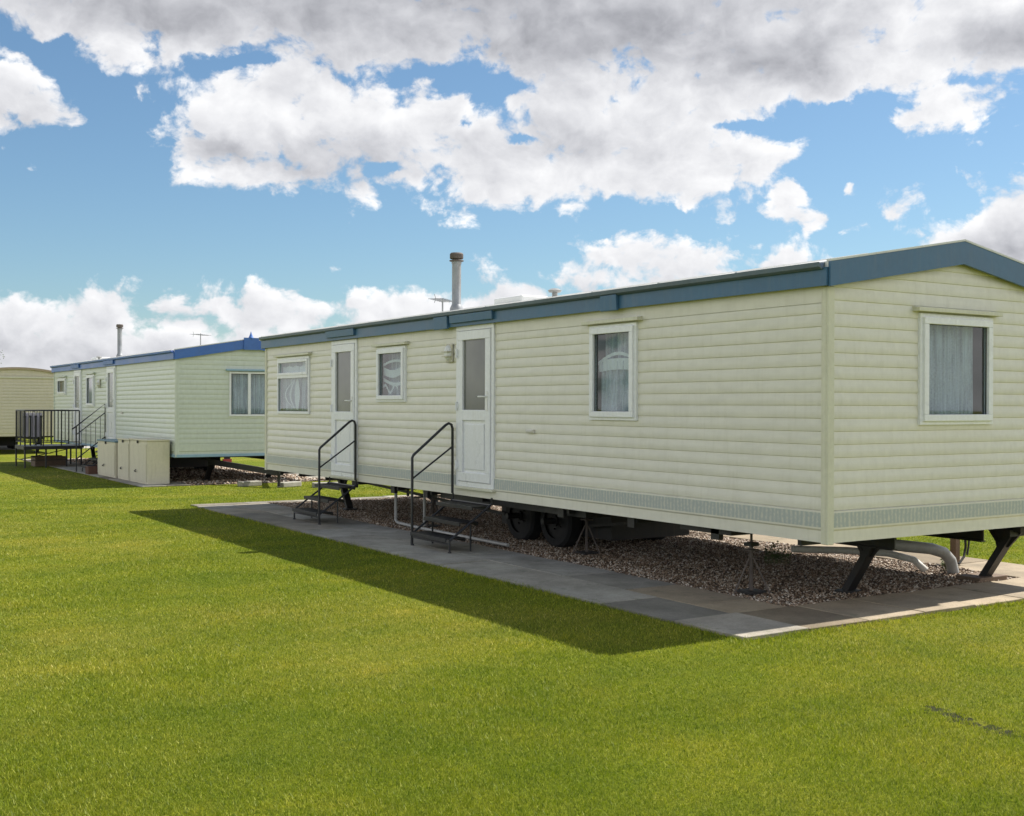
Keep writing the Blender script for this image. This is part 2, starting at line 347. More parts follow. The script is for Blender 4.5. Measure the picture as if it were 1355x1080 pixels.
def gravel(x0, x1, y0, y1, n, seed, smin=.008, smax=.017):
    g = np.random.default_rng(seed)
    P = np.stack([g.uniform(x0, x1, n), g.uniform(y0, y1, n), g.uniform(.008, .022, n)], 1)
    P[:, 2] += .012 * np.sin(P[:, 0] * 5.1 + 1) * np.sin(P[:, 1] * 3.3)
    base = np.array([(1, 0, 0), (0, 1, 0), (-1, 0, 0), (0, -1, 0), (.0, 0, 1), (0, 0, -1), (.62, .62, .5), (-.62, -.62, .5)], float)
    base = np.array([(1, 0, -.1), (.35, .9, .1), (-.8, .6, -.1), (-.85, -.5, .1), (.3, -.95, 0), (.1, .05, .75), (0, 0, -.7)], float)
    F0 = np.array([(0, 1, 5), (1, 2, 5), (2, 3, 5), (3, 4, 5), (4, 0, 5), (1, 0, 6), (2, 1, 6), (3, 2, 6), (4, 3, 6), (0, 4, 6)])
    s = g.uniform(smin, smax, (n, 1, 1)) * g.uniform(.7, 1.3, (n, 1, 3)); a = g.uniform(0, 2 * PI, n)
    v = base[None] * (1 + g.uniform(-.2, .2, (n, 7, 1))) * s
    ca, sa = np.cos(a)[:, None], np.sin(a)[:, None]
    t = g.uniform(-.5, .5, n)[:, None]
    x = v[:, :, 0] * ca - v[:, :, 1] * sa; y = v[:, :, 0] * sa + v[:, :, 1] * ca; z = v[:, :, 2] + t * x
    V = np.stack([x + P[:, None, 0], y + P[:, None, 1], z + P[:, None, 2]], 2).reshape(-1, 3)
    F = (F0[None] + 7 * np.arange(n)[:, None, None]).reshape(-1, 3)
    return tag(scatter('gravel', M['stone'], g.random(n), V, F, 7), kind='stuff')
gravel(GX0 - .03, GX1 + .02, GY0 - .03, GY1, 80000, 1, .006, .0135)
gravel(.35, 3.3, V2 - .15, V2 + 12.5, 9000, 2, .02, .04)
def grass():
    g = np.random.default_rng(5); n = 1150000
    cxm, cym = -6.75, -6.15; yaw = .56718
    d = np.exp(g.uniform(math.log(3.9), math.log(34), n)); az = yaw + g.uniform(-.50, .50, n)
    x = cxm + d * np.sin(az); y = cym + d * np.cos(az)
    wob = .045 * np.sin(y * 7.3) * np.sin(y * 2.1 + 1) + .02 * np.sin(x * 9.1)
    keep = ~((x > PX0 + .02 + wob) & (x < PX1) & (y > PY0 + .015 + wob) & (y < PY1 - .02))
    # a scraped bare streak near the right of the lawn
    ax, ay, bx, by = STREAK
    tt = np.clip(((x - ax) * (bx - ax) + (y - ay) * (by - ay)) / ((bx - ax) ** 2 + (by - ay) ** 2), 0, 1)
    ds = np.hypot(x - ax - tt * (bx - ax), y - ay - tt * (by - ay)) + .03 * np.sin(x * 31) * np.sin(y * 23)
    keep &= ~((ds < .04) & (g.random(n) < .62))
    keep &= g.random(n) < np.clip((34 - d) / 12, 0, 1)
    keep &= ~((x > -.64) & (y > V2 - .25))
    x, y, d = x[keep], y[keep], d[keep]; n = len(x)
    h = g.uniform(.007, .021, n) * (1 + .25 * np.sin(x * 2.3) * np.sin(y * 1.9)); 
    edge = (x > PX0 - .12) & (x < PX1) & (y > PY0 - .14) & (y < PY1); h = np.where(edge, h * 1.9, h)
    w = .00155 * (d / 4.5) ** .85 * g.uniform(.7, 1.4, n)
    a = g.uniform(0, 2 * PI, n); lean = g.uniform(.1, 1.25, n) * h; la = g.uniform(0, 2 * PI, n)
    dx, dy = np.cos(a) * w, np.sin(a) * w
    z0 = np.zeros(n) - .002
    V = np.stack([np.stack([x - dx, y - dy, z0], 1), np.stack([x + dx, y + dy, z0], 1),
                  np.stack([x + np.cos(la) * lean, y + np.sin(la) * lean, h], 1)], 1).reshape(-1, 3)
    F = np.arange(3 * n).reshape(-1, 3)
    r = np.clip(g.normal(.45, .26, n), 0, .92); r = np.where(g.random(n) < .02, 1.0, r)
    return tag(scatter('grass', M['blade'], r, V, F, 3), kind='stuff')
grass()
# ------------------------------------------------------------------ caravan
W = 3.05; LEN = 11.82; HW = 1.95; PITCH = .1
def profile(z_top):
    """siding facets (za, zb, da, db): outward offset d at each height, from z=H0 up"""
    out = [(H0, H0 + .09, .004, .004)]
    out += [(H0 + .09, H0 + .105, .004, .016), (H0 + .105, H0 + .24, .016, .016), (H0 + .24, H0 + .245, .016, .0)]
    z = H0 + .245
    while z < z_top:
        pr = [(0, 0), (.004, .0068), (.018, .0082), (.034, .0086), (.050, .0078), (.066, .0058), (.082, .0030), (PITCH, 0)]
        out += [(z + a[0], z + b_[0], a[1], b_[1]) for a, b_ in zip(pr[:-1], pr[1:])]
        z += PITCH
    return out
def siding(mb, emit, length, openings, topf, z_top, plain=None):
    """emit(s, z, d)->3D point"""
    br = set()
    for (s0, s1, z0, z1) in openings: br |= {z0, z1}
    fac = []
    for za, zb, da, db in profile(z_top):
        if plain and zb > plain[0] + .001 and za < plain[1]:
            da = db = .010
        cuts = sorted([q for q in br if za < q < zb]); zz = [za] + cuts + [zb]
        for a, b_ in zip(zz[:-1], zz[1:]):
            f = lambda q: da + (db - da) * (q - za) / (zb - za)
            fac.append((a, b_, f(a), f(b_)))
    for a, b_, da, db in fac:
        mid = (a + b_) / 2
        iv = [(0.0, length)]
        for (s0, s1, z0, z1) in openings:
            if z0 < mid < z1:
                iv = [q for i0, i1 in iv for q in ((i0, min(i1, s0)), (max(i0, s1), i1)) if q[1] - q[0] > 1e-4]
        for i0, i1 in iv:
            n = max(1, int((i1 - i0) / .75))
            for k in range(n):
                s0 = i0 + (i1 - i0) * k / n; s1 = i0 + (i1 - i0) * (k + 1) / n
                if topf is None: mb.add([emit(s0, a, da), emit(s1, a, da), emit(s1, b_, db), emit(s0, b_, db)], [(0, 1, 2, 3)]); continue
                m = max(1, int((s1 - s0) / .08)) if b_ > min(topf(s0), topf(s1)) - .01 else 1
                for j in range(m):
                    t0 = s0 + (s1 - s0) * j / m; t1 = s0 + (s1 - s0) * (j + 1) / m
                    h0, h1 = topf(t0), topf(t1)
                    if max(h0, h1) <= a: continue
                    e0, e1 = max(a, min(b_, h0)), max(a, min(b_, h1))
                    mb.add([emit(t0, a, da), emit(t1, a, da), emit(t1, e1, db), emit(t0, e0, db)], [(0, 1, 2, 3)])
class Side:
    """maps (s along wall, z, o outward) to local xyz. kind: 'left' wall at x=0 facing -x ; 'front' gable y=0 facing -y"""
    def __init__(s, kind): s.kind = kind
    def __call__(s, a, z, o):
        return (-o, a, z) if s.kind == 'left' else (a, -o, z)
    def box(s, mb, s0, s1, z0, z1, o0, o1):
        if s.kind == 'left': mb.box(-o1, -o0, s0, s1, z0, z1)
        else: mb.box(s0, s1, -o1, -o0, z0, z1)
def ring(mb, sd, s0, s1, z0, z1, w, o0, o1):
    sd.box(mb, s0, s1, z0, z0 + w, o0, o1); sd.box(mb, s0, s1, z1 - w, z1, o0, o1)
    sd.box(mb, s0, s0 + w, z0 + w, z1 - w, o0, o1); sd.box(mb, s1 - w, s1, z0 + w, z1 - w, o0, o1)
def curtain(sd, s0, s1, z0, z1, parent, m, folds=9, depth=.03, off=-.07, seed=1, gather=0):
    rr = random.Random(seed); b = MB(); nx = 90; nz = 10; ph = [rr.uniform(0, 6) for _ in range(4)]
    vs = []
    for j in range(nz + 1):
        tz = j / nz; z = z0 + (z1 - z0) * tz
        for i in range(nx + 1):
            t = i / nx
            o = depth * (.6 * math.sin(t * folds * 6.28 + ph[0] + .5 * math.sin(tz * 3 + ph[1])) + .4 * math.sin(t * folds * 14.1 + ph[2] + tz))
            tt = t + gather * math.sin(tz * PI) * (0.5 - t) * .5
            vs.append(sd(s0 + (s1 - s0) * tt, z, off + o))
    fs = [(j * (nx + 1) + i, j * (nx + 1) + i + 1, (j + 1) * (nx + 1) + i + 1, (j + 1) * (nx + 1) + i) for j in range(nz) for i in range(nx)]
    b.add(vs, fs); return b.build('curtain', m, parent, smooth=True)
def swag(sd, s0, s1, pts, th, parent, off=-.045):
    """band following curve pts [(t, z)] of height th"""
    b = MB(); n = 28; vs = []
    for i in range(n + 1):
        t = i / n; z = pts(t); o = off + .004 * math.sin(t * 60)
        vs += [sd(s0 + (s1 - s0) * t, z - th / 2, o), sd(s0 + (s1 - s0) * t, z + th / 2, o)]
    b.add(vs, [(2 * i, 2 * i + 2, 2 * i + 3, 2 * i + 1) for i in range(n)]); return b.build('lace_trim', M['netw'], parent)
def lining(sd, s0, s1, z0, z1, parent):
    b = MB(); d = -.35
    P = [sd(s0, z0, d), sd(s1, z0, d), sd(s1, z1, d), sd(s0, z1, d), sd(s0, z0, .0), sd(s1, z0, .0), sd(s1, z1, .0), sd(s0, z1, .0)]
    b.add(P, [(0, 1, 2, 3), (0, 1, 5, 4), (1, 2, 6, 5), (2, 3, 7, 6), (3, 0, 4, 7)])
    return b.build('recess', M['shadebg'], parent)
def window(sd, s0, s1, z0, z1, parent, style='plain', trans=None, hood=True, sashside=None, seed=1):
    b = MB(); ring(b, sd, s0, s1, z0, z1, .042, -.03, .030); fr = b.build('window', M['upvc'], parent, bevel=.004)
    i0, i1, j0, j1 = s0 + .05, s1 - .05, z0 + .05, z1 - .05
    if style == 'topvent':
        zt = z0 + (z1 - z0) * .655; b = MB(); sd.box(b, s0 + .042, s1 - .042, zt - .022, zt + .022, -.03, .036)
        ring(b, sd, s0 + .046, s1 - .046, zt + .022, z1 - .044, .04, -.02, .046); b.build('sash', M['upvc'], fr, bevel=.003)
        b = MB(); sd.box(b, s0 + .03, s1 - .03, z0 + .04, zt - .02, .002, .008); b.build('pane', M['glass'], fr)
        b = MB(); sd.box(b, s0 + .08, s1 - .08, zt + .055, z1 - .08, .012, .018); b.build('pane', M['glass'], fr)
        curtain(sd, i0 - .01, i1 + .01, z0 + .03, z1 - .03, fr, M['net'], 7, seed=seed)
        sc = (s0 + s1) / 2
        b = MB()      # gathered bow shaped lace
        for k, (c, ww) in enumerate(((.46, .10), (.66, .055), (.82, .04))):
            vs = []
            for i in range(13):
                t = i / 12; zz = z0 + .06 + (zt - z0 - .1) * t; c0 = s0 + (s1 - s0) * (c if k == 0 else .52 + (c - .5) * abs(math.sin(t * PI)) )
                h = ww * (.35 + .65 * math.sin(t * PI)) * (1 if k == 0 else .6)
                vs += [sd(c0 - h, zz, -.03), sd(c0 + h, zz, -.03)]
            b.add(vs, [(2 * i, 2 * i + 1, 2 * i + 3, 2 * i + 2) for i in range(12)])
        b.build('lace_trim', M['netw'], fr)
        swag(sd, i0 + .25, i1, lambda t: zt + .11 + .01 * math.sin(t * 20), .1, fr)
    else:
        b = MB(); ring(b, sd, s0 + .03, s1 - .03, z0 + .03, z1 - .03, .055, .0, .052) if style != 'slider' else sd.box(b, s0 + (s1 - s0) * .3 - .03, s0 + (s1 - s0) * .3 + .03, z0 + .042, z1 - .042, -.02, .034)
        b.build('sash', M['upvc'], fr, bevel=.005)
        b = MB(); e = .08 if style != 'slider' else .04
        sd.box(b, s0 + e, s1 - e, z0 + e, z1 - e, .010, .016); b.build('pane', M['glass'], fr)
        if style == 'arch':
            curtain(sd, i0, i1, z0 + .05, z0 + (z1 - z0) * .62, fr, M['net'], 6, seed=seed); curtain(sd, i0, i1, z0 + .05, z1 - .05, fr, M['net'], 5, off=-.13, seed=seed + 3)
            zc = z0 + (z1 - z0) * .60; hh = (z1 - z0)
            swag(sd, i0, i1, lambda t: zc + hh * .10 * math.sin(t * PI), hh * .035, fr)
            swag(sd, i0, i1, lambda t: zc - hh * .03 + hh * .02 * math.sin(t * PI), hh * .12, fr, -.05)
        elif style == 'wave':
            curtain(sd, i0, i1, z0 + .05, z1 - .05, fr, M['net'], 5, off=-.13, seed=seed)
            zc = z0 + (z1 - z0) * .66; hh = (z1 - z0)
            swag(sd, i0, i1, lambda t: zc + hh * .09 * math.sin((1 - t) * PI * .9 + .2), hh * .045, fr)
            swag(sd, i0, i1, lambda t: zc - hh * .10 + hh * .05 * math.cos(t * 5), hh * .14, fr, -.05)
            swag(sd, i0, i1, lambda t: zc - hh * .24 - hh * .10 * math.sin(t * PI), hh * .06, fr, -.048)
            swag(sd, i0 + .3, i1, lambda t: zc - hh * .42 + .05 * math.sin(t * 9), hh * .05, fr, -.047)
        else:
            curtain(sd, i0, i0 + (i1 - i0) * .40, z0 + .05, z1 - .05, fr, M['net'], 5, .024, seed=seed)
            curtain(sd, i0 + (i1 - i0) * .42, i1 - (i1 - i0) * .1, z0 + .05, z1 - .05, fr, M['net'], 7, .022, -.085, seed=seed + 5)
            curtain(sd, i0, i1, z0 + .05, z1 - .05, fr, M['net'], 11, .012, -.15, seed=seed + 9)
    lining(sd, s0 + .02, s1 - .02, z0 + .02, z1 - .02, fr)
    b = MB(); e = .076 if style not in ('slider', 'topvent') else .038; ring(b, sd, s0 + e, s1 - e, z0 + e, z1 - e, .012, .016, .026 if style != 'topvent' else .0165); b.build('seal', M['tyre'], fr)
    if hood:
        b = MB(); sd.box(b, s0 - .07, s1 + .07, z1 + .012, z1 + .045, .0, .075)
        sd.box(b, s0 - .07, s1 + .07, z1 + .045, z1 + .052, .0, .03); b.build('hood', trans or M['creamtrim'], fr, bevel=.004)
    return fr
def door(sd, s0, s1, z0, z1, parent, hinge_near=True):
    b = MB(); ring(b, sd, s0, s1, z0, z1, .055, -.04, .030); d = b.build('door', M['upvc'], parent, bevel=.004)
    a0, a1, c0, c1 = s0 + .06, s1 - .06, z0 + .06, z1 - .06
    zm = c0 + (c1 - c0) * .44
    b = MB(); ring(b, sd, a0, a1, c0, c1, .105, -.02, .044); sd.box(b, a0 + .105, a1 - .105, zm - .06, zm + .06, -.02, .044)
    b.build('leaf_frame', M['upvc'], d, bevel=.006)
    b = MB(); sd.box(b, a0 + .09, a1 - .09, c0 + .09, zm - .05, -.01, .022)
    sd.box(b, a0 + .14, a1 - .14, c0 + .14, zm - .10, .022, .034); b.build('panel', M['upvc'], d, bevel=.006)
    b = MB(); sd.box(b, a0 + .09, a1 - .09, zm + .05, c1 - .09, .004, .018); b.build('pane', M['frost'], d)
    hs = a1 - .055 if hinge_near else a0 + .055
    hz = zm + .16
    b = MB(); sd.box(b, hs - .018, hs + .018, hz - .11, hz + .11, .044, .052)
    q = -1 if hinge_near else 1
    b.tube([sd(hs, hz + .05, .05), sd(hs, hz + .05, .085), sd(hs + q * .12, hz + .05, .09)], .009, 8); b.build('handle', M['white'], d)
    ks = a0 - .01 if hinge_near else a1 + .01
    for kz in (c0 + .18, (c0 + c1) / 2, c1 - .25):
        b = MB(); b.tube([sd(ks, kz - .05, .055), sd(ks, kz + .05, .055)], .014, 10); sd.box(b, ks - .03, ks + .03, kz - .03, kz + .03, .03, .05); b.build('hinge', M['upvc'], d)
    b = MB(); sd.box(b, s0 - .01, s1 + .01, z0 - .03, z0, -.02, .055); b.build('threshold', M['creamtrim'], d, bevel=.004)
    return d
def wheel(parent, x, y, r=.31, w=.19):
    b = MB(); prof = [(r - .11, -w / 2), (r - .03, -w / 2), (r, -w / 2 + .03), (r, w / 2 - .03), (r - .03, w / 2), (r - .11, w / 2)]
    n = 28; vs = []; fs = []
    for rr_, a in prof:
        for k in range(n): vs.append((x + a, y + rr_ * math.cos(2 * PI * k / n), r + rr_ * math.sin(2 * PI * k / n)))
    for i in range(len(prof) - 1):
        for k in range(n): fs.append((i * n + k, i * n + (k + 1) % n, (i + 1) * n + (k + 1) % n, (i + 1) * n + k))
    b.add(vs, fs); wh = b.build('wheel', M['tyre'], parent, smooth=True)
    b = MB(); b.tube([(x - w / 2 + .03, y, r), (x + w / 2 - .03, y, r)], r - .105, 24); b.tube([(x - w / 2, y, r), (x - w / 2 + .04, y, r)], .06, 12)
    for k in range(5):
        a = 2 * PI * k / 5; b.tube([(x - w / 2 + .01, y + .1 * math.cos(a), r + .1 * math.sin(a)), (x - w / 2 + .04, y + .1 * math.cos(a), r + .1 * math.sin(a))], .012, 6)
    b.build('rim', M['rimp'], wh)
def caravan(label, loc, wall, trim, fascia, opt):
    root = thing('static_caravan', label, 'static caravan', loc, 'static caravans standing in a row on the grass')
    zT = H0 + HW; L, F = Side('left'), Side('front')
    rise = opt.get('rise', .27); arc = opt.get('arc', False)
    def rt(u):                     # underside of the roof over the gable
        t = abs(u - W / 2) / (W / 2)
        return zT + rise * ((1 - t * t) if arc else (1 - t))
    sideop = []; gabop = []
    for w in opt.get('wins', []): sideop.append((w[0] + .01, w[1] - .01, w[2] + H0 + .01, w[3] + H0 - .01))
    for w in opt.get('doors', []): sideop.append((w[0] + .01, w[1] - .01, w[2] + H0 + .01, w[3] + H0 - .01))
    for w in opt.get('gwins', []): gabop.append((w[0] + .01, w[1] - .01, w[2] + H0 + .01, w[3] + H0 - .01))
    b = MB(); siding(b, lambda s, z, o: L(s, z, o), LEN, sideop, lambda s: zT + .02, zT + .1, (zT - .11, zT + .2))
    b.build('side_wall', wall, root)
    b = MB(); siding(b, lambda s, z, o: F(s, z, o), W, gabop, lambda s: rt(s) + .02, zT + rise + .1)
    b.build('end_wall', wall, root)
    b = MB(); siding(b, lambda s, z, o: (W + o, LEN - s, z), LEN, [], lambda s: zT + .02, zT + .1, (zT - .11, zT + .2)); b.build('side_wall', wall, root)
    b = MB(); siding(b, lambda s, z, o: (W - s, LEN + o, z), W, [], lambda s: rt(s) + .02, zT + rise + .1); b.build('end_wall', wall, root)
    # corner trims
    for (x, y, sx, sy) in ((0, 0, -1, -1), (0, LEN, -1, 1), (W, 0, 1, -1), (W, LEN, 1, 1)):
        b = MB(); t = .021; wd = .05
        xs = sorted((x + sx * t, x - sx * wd)); ys = sorted((y + sy * t, y + sy * .001)); b.box(xs[0], xs[1], ys[0], ys[1], H0 - .01, zT - .002)
        xs = sorted((x + sx * t, x + sx * .001)); ys = sorted((y + sy * .001, y - sy * wd)); b.box(xs[0], xs[1], ys[0], ys[1], H0 - .01, zT - .002)
        b.build('corner_trim', trim, root, bevel=.006)
    if opt.get('band'):
        b = MB(); L.box(b, .051, LEN - .051, H0 + .118, H0 + .228, .004, .0185); F.box(b, .051, W - .051, H0 + .118, H0 + .228, .004, .0185)
        b.build('trim_band', M['band'], root)
    if opt.get('skirt'):
        b = MB(); L.box(b, -.01, LEN, H0 - .02, H0 + .035, .0, .024); F.box(b, .0, W, H0 - .02, H0 + .035, .0, .026); b.build('skirting', M['skirt'], root, bevel=.003)
    # floor
    b = MB(); b.box(.02, W - .02, .02, LEN - .02, H0 - .004, H0 + .02); b.build('floor', M['underf'], root)
    # roof sheet + fascias
    ov = .055; top = zT + .18
    nseg = 16 if arc else 2
    us = [-ov + (W + 2 * ov) * i / nseg for i in range(nseg + 1)]
    def rz(u):
        t = abs(u - W / 2) / (W / 2 + ov); return top + rise * ((1 - t * t) if arc else (1 - t))
    if arc: top = zT + .05
    poly = [(u, rz(u)) for u in us] + [(u, rz(u) - .05) for u in reversed(us)]
    b = MB(); nn = 12
    ys = [-.05 + (LEN + .10) * k / nn for k in range(nn + 1)]
    for a in range(nn):
        b.prism(poly, 'y', ys[a] + (.001 if a else 0), ys[a + 1])
    for a in range(1, nn):     # folded seams
        for i in range(nseg):
            b.prism([(us[i], rz(us[i]) + .001), (us[i + 1], rz(us[i + 1]) + .001), (us[i + 1], rz(us[i + 1]) + .012), (us[i], rz(us[i]) + .012)], 'y', ys[a] - .012, ys[a] + .012)
    b.build('roof', opt.get('roofm', M['roof']), root)
    fd = opt.get('fdepth', .19)
    for ye in ((-.075, -.052), (LEN + .052, LEN + .075)):
        b = MB()
        for i in range(nseg):
            u0, u1 = us[i], us[i + 1]
            b.prism([(u0, rz(u0) - fd), (u1, rz(u1) - fd), (u1, rz(u1) - .004), (u0, rz(u0) - .004)], 'y', ye[0], ye[1])
            # top capping
        b.build('gable_fascia', fascia, root)
        b = MB()
        for i in range(nseg):
            u0, u1 = us[i], us[i + 1]
            b.prism([(u0, rz(u0) - .002), (u1, rz(u1) - .002), (u1, rz(u1) + .014), (u0, rz(u0) + .014)], 'y', min(ye) - .004, max(ye) + .02)
        b.build('capping', opt.get('roofm', M['roof']), root)
    for sx in (0, 1):
        b = MB(); x0, x1 = (-.074, -.056) if sx == 0 else (W + .056, W + .074)
        if not arc: b.box(x0, x1, -.05, LEN + .05, zT - .004, top - .045)
        b.box(x0, x1, -.0501, -.05, zT, zT + .01) if False else None
        if not arc: b.build('side_fascia', fascia, root)
        b = MB(); x0, x1 = (-.125, -.058) if sx == 0 else (W + .058, W + .125)
        # gutter: half round trough
        cxg = (x0 + x1) / 2; gz = top - .008; prof = [(x0, gz), (x0 + .004, gz - .035), (cxg, gz - .052), (x1 - .004, gz - .035), (x1, gz), (x1 - .006, gz - .002), (cxg, gz - .044), (x0 + .006, gz - .002)]
        b.prism(prof, 'y', -.02, LEN + .02); b.build('gutter', opt.get('gutterm', M['gutter']), root)
    for (s0, s1, zl) in opt.get('caps', []):
        b = MB(); poly = [(-.076, H0 + 2.085), (-.076, H0 + zl), (-.105, H0 + zl), (-.112, H0 + 2.075)]
        b.prism(poly, 'y', s0, s1); b.build('door_canopy', fascia, root, bevel=.004)
    for k, w in enumerate(opt.get('wins', [])): window(L, w[0], w[1], w[2] + H0, w[3] + H0, root, w[4], trim, seed=k + 2)
    for k, w in enumerate(opt.get('gwins', [])): window(F, w[0], w[1], w[2] + H0, w[3] + H0, root, w[4], opt.get('hoodm', trim), seed=k + 12)
    for w in opt.get('doors', []): door(L, w[0], w[1], w[2] + H0, w[3] + H0, root, w[4])
    if opt.get('lamp'):
        s, z = opt['lamp']; z += H0; b = MB()
        L.box(b, s - .075, s + .075, z - .11, z + .11, .012, .035); lp = b.build('porch_light', M['lampm'], root, bevel=.02)
        b = MB(); vs = []; fs = []; n = 16
        for j in range(6):
            t = j / 5 * PI / 2
            for k in range(n):
                a = 2 * PI * k / n; vs.append(L(s + .062 * math.cos(t) * math.cos(a), z + .095 * math.cos(t) * math.sin(a), .035 + .055 * math.sin(t)))
        for j in range(5):
            for k in range(n): fs.append((j * n + k, j * n + (k + 1) % n, (j + 1) * n + (k + 1) % n, (j + 1) * n + k))
        b.add(vs, fs); b.build('lamp_cover', M['white'], lp, smooth=True)
        b = MB(); L.box(b, s - .068, s + .068, z + .01, z + .022, .03, .098); L.box(b, s - .068, s + .068, z - .045, z - .033, .03, .094); b.build('guard', M['lampm'], lp)
    if opt.get('vent'):
        s, z = opt['vent']; z += H0; b = MB(); L.box(b, s - .075, s + .075, z - .022, z + .018, .005, .03); L.box(b, s - .06, s + .06, z - .012, z + .008, .03, .038)
        b.build('appliance_vent', M['pipepale'], root, bevel=.006)
    if opt.get('flue'):
        u, v = opt['flue']; z0 = rz(u) - .02; h = opt.get('flueh', .72); b = MB()
        b.lathe([(.085, z0), (.08, z0 + .05), (.062, z0 + .09), (.056, z0 + .1), (.056, z0 + h - .09), (.062, z0 + h - .085), (.062, z0 + h - .06)], u, v, 20)
        fl = b.build('flue', M['galv'], root, smooth=True)
        b = MB(); b.lathe([(.085, z0 + h - .058), (.09, z0 + h - .05), (.085, z0 + h - .045)], u, v, 20); b.lathe([(.05, z0 + h - .045), (.05, z0 + h - .028)], u, v, 16)
        b.lathe([(.078, z0 + h - .028), (.083, z0 + h - .02), (.083, z0 + h + .03), (.07, z0 + h + .045)], u, v, 20)
        b.build('cowl', M['rust'], fl, smooth=True)
    if opt.get('rvent'):
        u, v = opt['rvent']; z0 = rz(u); b = MB(); b.box(u - .2, u + .2, v - .35, v + .3, z0 - .04, z0 + .05); b.build('roof_vent', M['white'], root, bevel=.02)
    if opt.get('rcap'):
        u, v = opt['rcap']; z0 = rz(u) - .02; b = MB(); b.lathe([(.03, z0), (.03, z0 + .07), (.065, z0 + .075), (.075, z0 + .095), (.04, z0 + .115)], u, v, 14); b.build('roof_cap', M['pipe'], root, smooth=True)
    if opt.get('aerial'):
        u, v, z0 = opt['aerial']; z1 = rz(u) - .02; b = MB(); b.tube([(u, v, z1), (u, v, z1 + z0)], .012, 8)
        d = Vector((.75, .66, 0)); o = Vector((u, v, z1 + z0 - .03))
        b.tube([o - d * .3, o + d * .3], .008, 6); e = Vector((-.66, .75, 0))
        for k in range(7): c = o + d * (-.27 + .09 * k); b.tube([c - e * .12 , c + e * .12], .004, 5)
        for k in (-1, 1): b.tube([o - d * .29, o - d * .29 + Vector((0, 0, k * .06)) + e * .02], .005, 5)
        b.build('aerial', M['galv'], root)
    # chassis
    b = MB()
    for x in (.95, W - .95):
        b.box(x - .03, x + .03, .15, LEN - .15, H0 - .13, H0 - .12); b.box(x - .006, x + .006, .15, LEN - .15, H0 - .12, H0 - .02); b.box(x - .03, x + .03, .15, LEN - .15, H0 - .02, H0 - .006)
        b.bar((x - .05, LEN - 1.6, H0 - .13), (x - .05, 6.0, H0 - .30), .03, .035); b.bar((x - .05, 4.3, H0 - .30), (x - .05, 3.0, H0 - .12), .03, .03); b.bar((x - .05, 8.4, H0 - .26), (x - .05, 6.6, H0 - .08), .03, .025)
        for y in (8.6, 7.1): b.bar((x - .05, y, H0 - .1), (x - .05, y + .01, H0 - .25), .03, .03)
    for y in (.35, 1.3, 2.4, 3.5, 5.2, 6.4, 7.3, 8.5, 9.6, 10.6, 11.4):
        b.box(.07, W - .07, y - .02, y + .02, H0 - .055, H0 - .007)
    for y in (1.3, 2.45, 3.6, 6.5, 7.4, 8.6): b.box(.05, .10, y - .05, y + .05, H0 - .10, H0 - .006)
    b.box(.05, .5, 1.1, 1.75, H0 - .05, H0 - .004); b.box(.15, .9, 3.3, 6.3, H0 - .09, H0 - .006)  # second box: dark belly added to deepen the shade under the centre
    b.build('chassis', M['dark'], root)
    b = MB()
    for y in (4.75, 5.5): b.tube([(.6, y, .31), (W - .6, y, .31)], .035, 10); b.bar((.95, y - .32, .36), (.95, y + .32, .36), .06, .05); b.bar((W - .95, y - .32, .36), (W - .95, y + .32, .36), .06, .05)
    b.box(.92, .98, 4.3, 6.0, .38, .45); b.box(W - .98, W - .92, 4.3, 6.0, .38, .45); b.box(.97, W - .97, 3.95, 6.2, .15, .50); b.build('axle', M['dark'], root)  # last box is no axle: added black mass, blocks light under the centre
    for y in (4.75, 5.5):
        wheel(root, .86, y); wheel(root, W - .86, y)
    for (x, y, dy) in opt.get('steadies', []):
        b = MB(); zt = H0 - .03
        b.bar((x, y, zt - .03), (x, y + dy, .03), .10, .06); b.prism([(y - .1, zt - .03), (y + .22, zt - .03), (y + dy * .35 + .06, zt - .22), (y + dy * .35 - .06, zt - .2)], 'x', x - .012, x + .012); b.box(x - .14, x + .14, y - .05, y + .1, zt - .09, zt - .03); b.box(x - .09, x + .09, y - .12, y + .12, zt - .05, zt)
        b.bar((x, y + (.26 if dy > 0 else -.26), zt - .03), (x, y + dy * .38, zt - .03 - .36 * .52), .035, .03)
        b.box(x - .09, x + .09, y + dy - .07, y + dy + .07, .012, .035); b.build('corner_steady', M['dark'], root)
    if opt.get('drawbar'):
        b = MB(); y1 = -opt['drawbar']
        b.bar((W / 2 - .75, .3, H0 - .13), (W / 2 - .04, y1 + .25, H0 - .28), .06, .11); b.bar((W / 2 + .75, .3, H0 - .13), (W / 2 + .04, y1 + .25, H0 - .28), .06, .11)
        b.box(W / 2 - .07, W / 2 + .07, y1, y1 + .3, H0 - .34, H0 - .22); b.tube([(W / 2, y1 + .05, .03), (W / 2, y1 + .05, H0 - .22)], .03, 8)
        b.build('drawbar', M['dark'], root)
    return root
main_opt = dict(band=True, gwins=[(1.03, 1.97, .89, 1.79, 'net')],
    wins=[(2.28, 3.01, .90, 1.81, 'arch'), (6.90, 7.72, 1.08, 1.79, 'wave'), (10.0, 11.28, .90, 1.77, 'topvent')],
    doors=[(4.78, 5.61, .11, 1.95, False), (8.34, 9.18, .05, 1.94, False)],
    caps=[(4.70, 5.64, 1.985), (5.70, 6.02, 1.93), (2.48, 2.73, 1.93), (8.28, 9.21, 1.985)],
    lamp=(5.78, 1.65), vent=(4.06, .77), flue=(.32, 6.22), flueh=.68, rvent=(1.1, 6.0), rcap=(.35, 4.15), aerial=(1.45, 8.6, .22),
    steadies=[(1.1, .45, .32), (2.70, .26, .32), (.75, 10.6, -.35), (2.4, 10.9, -.35)])
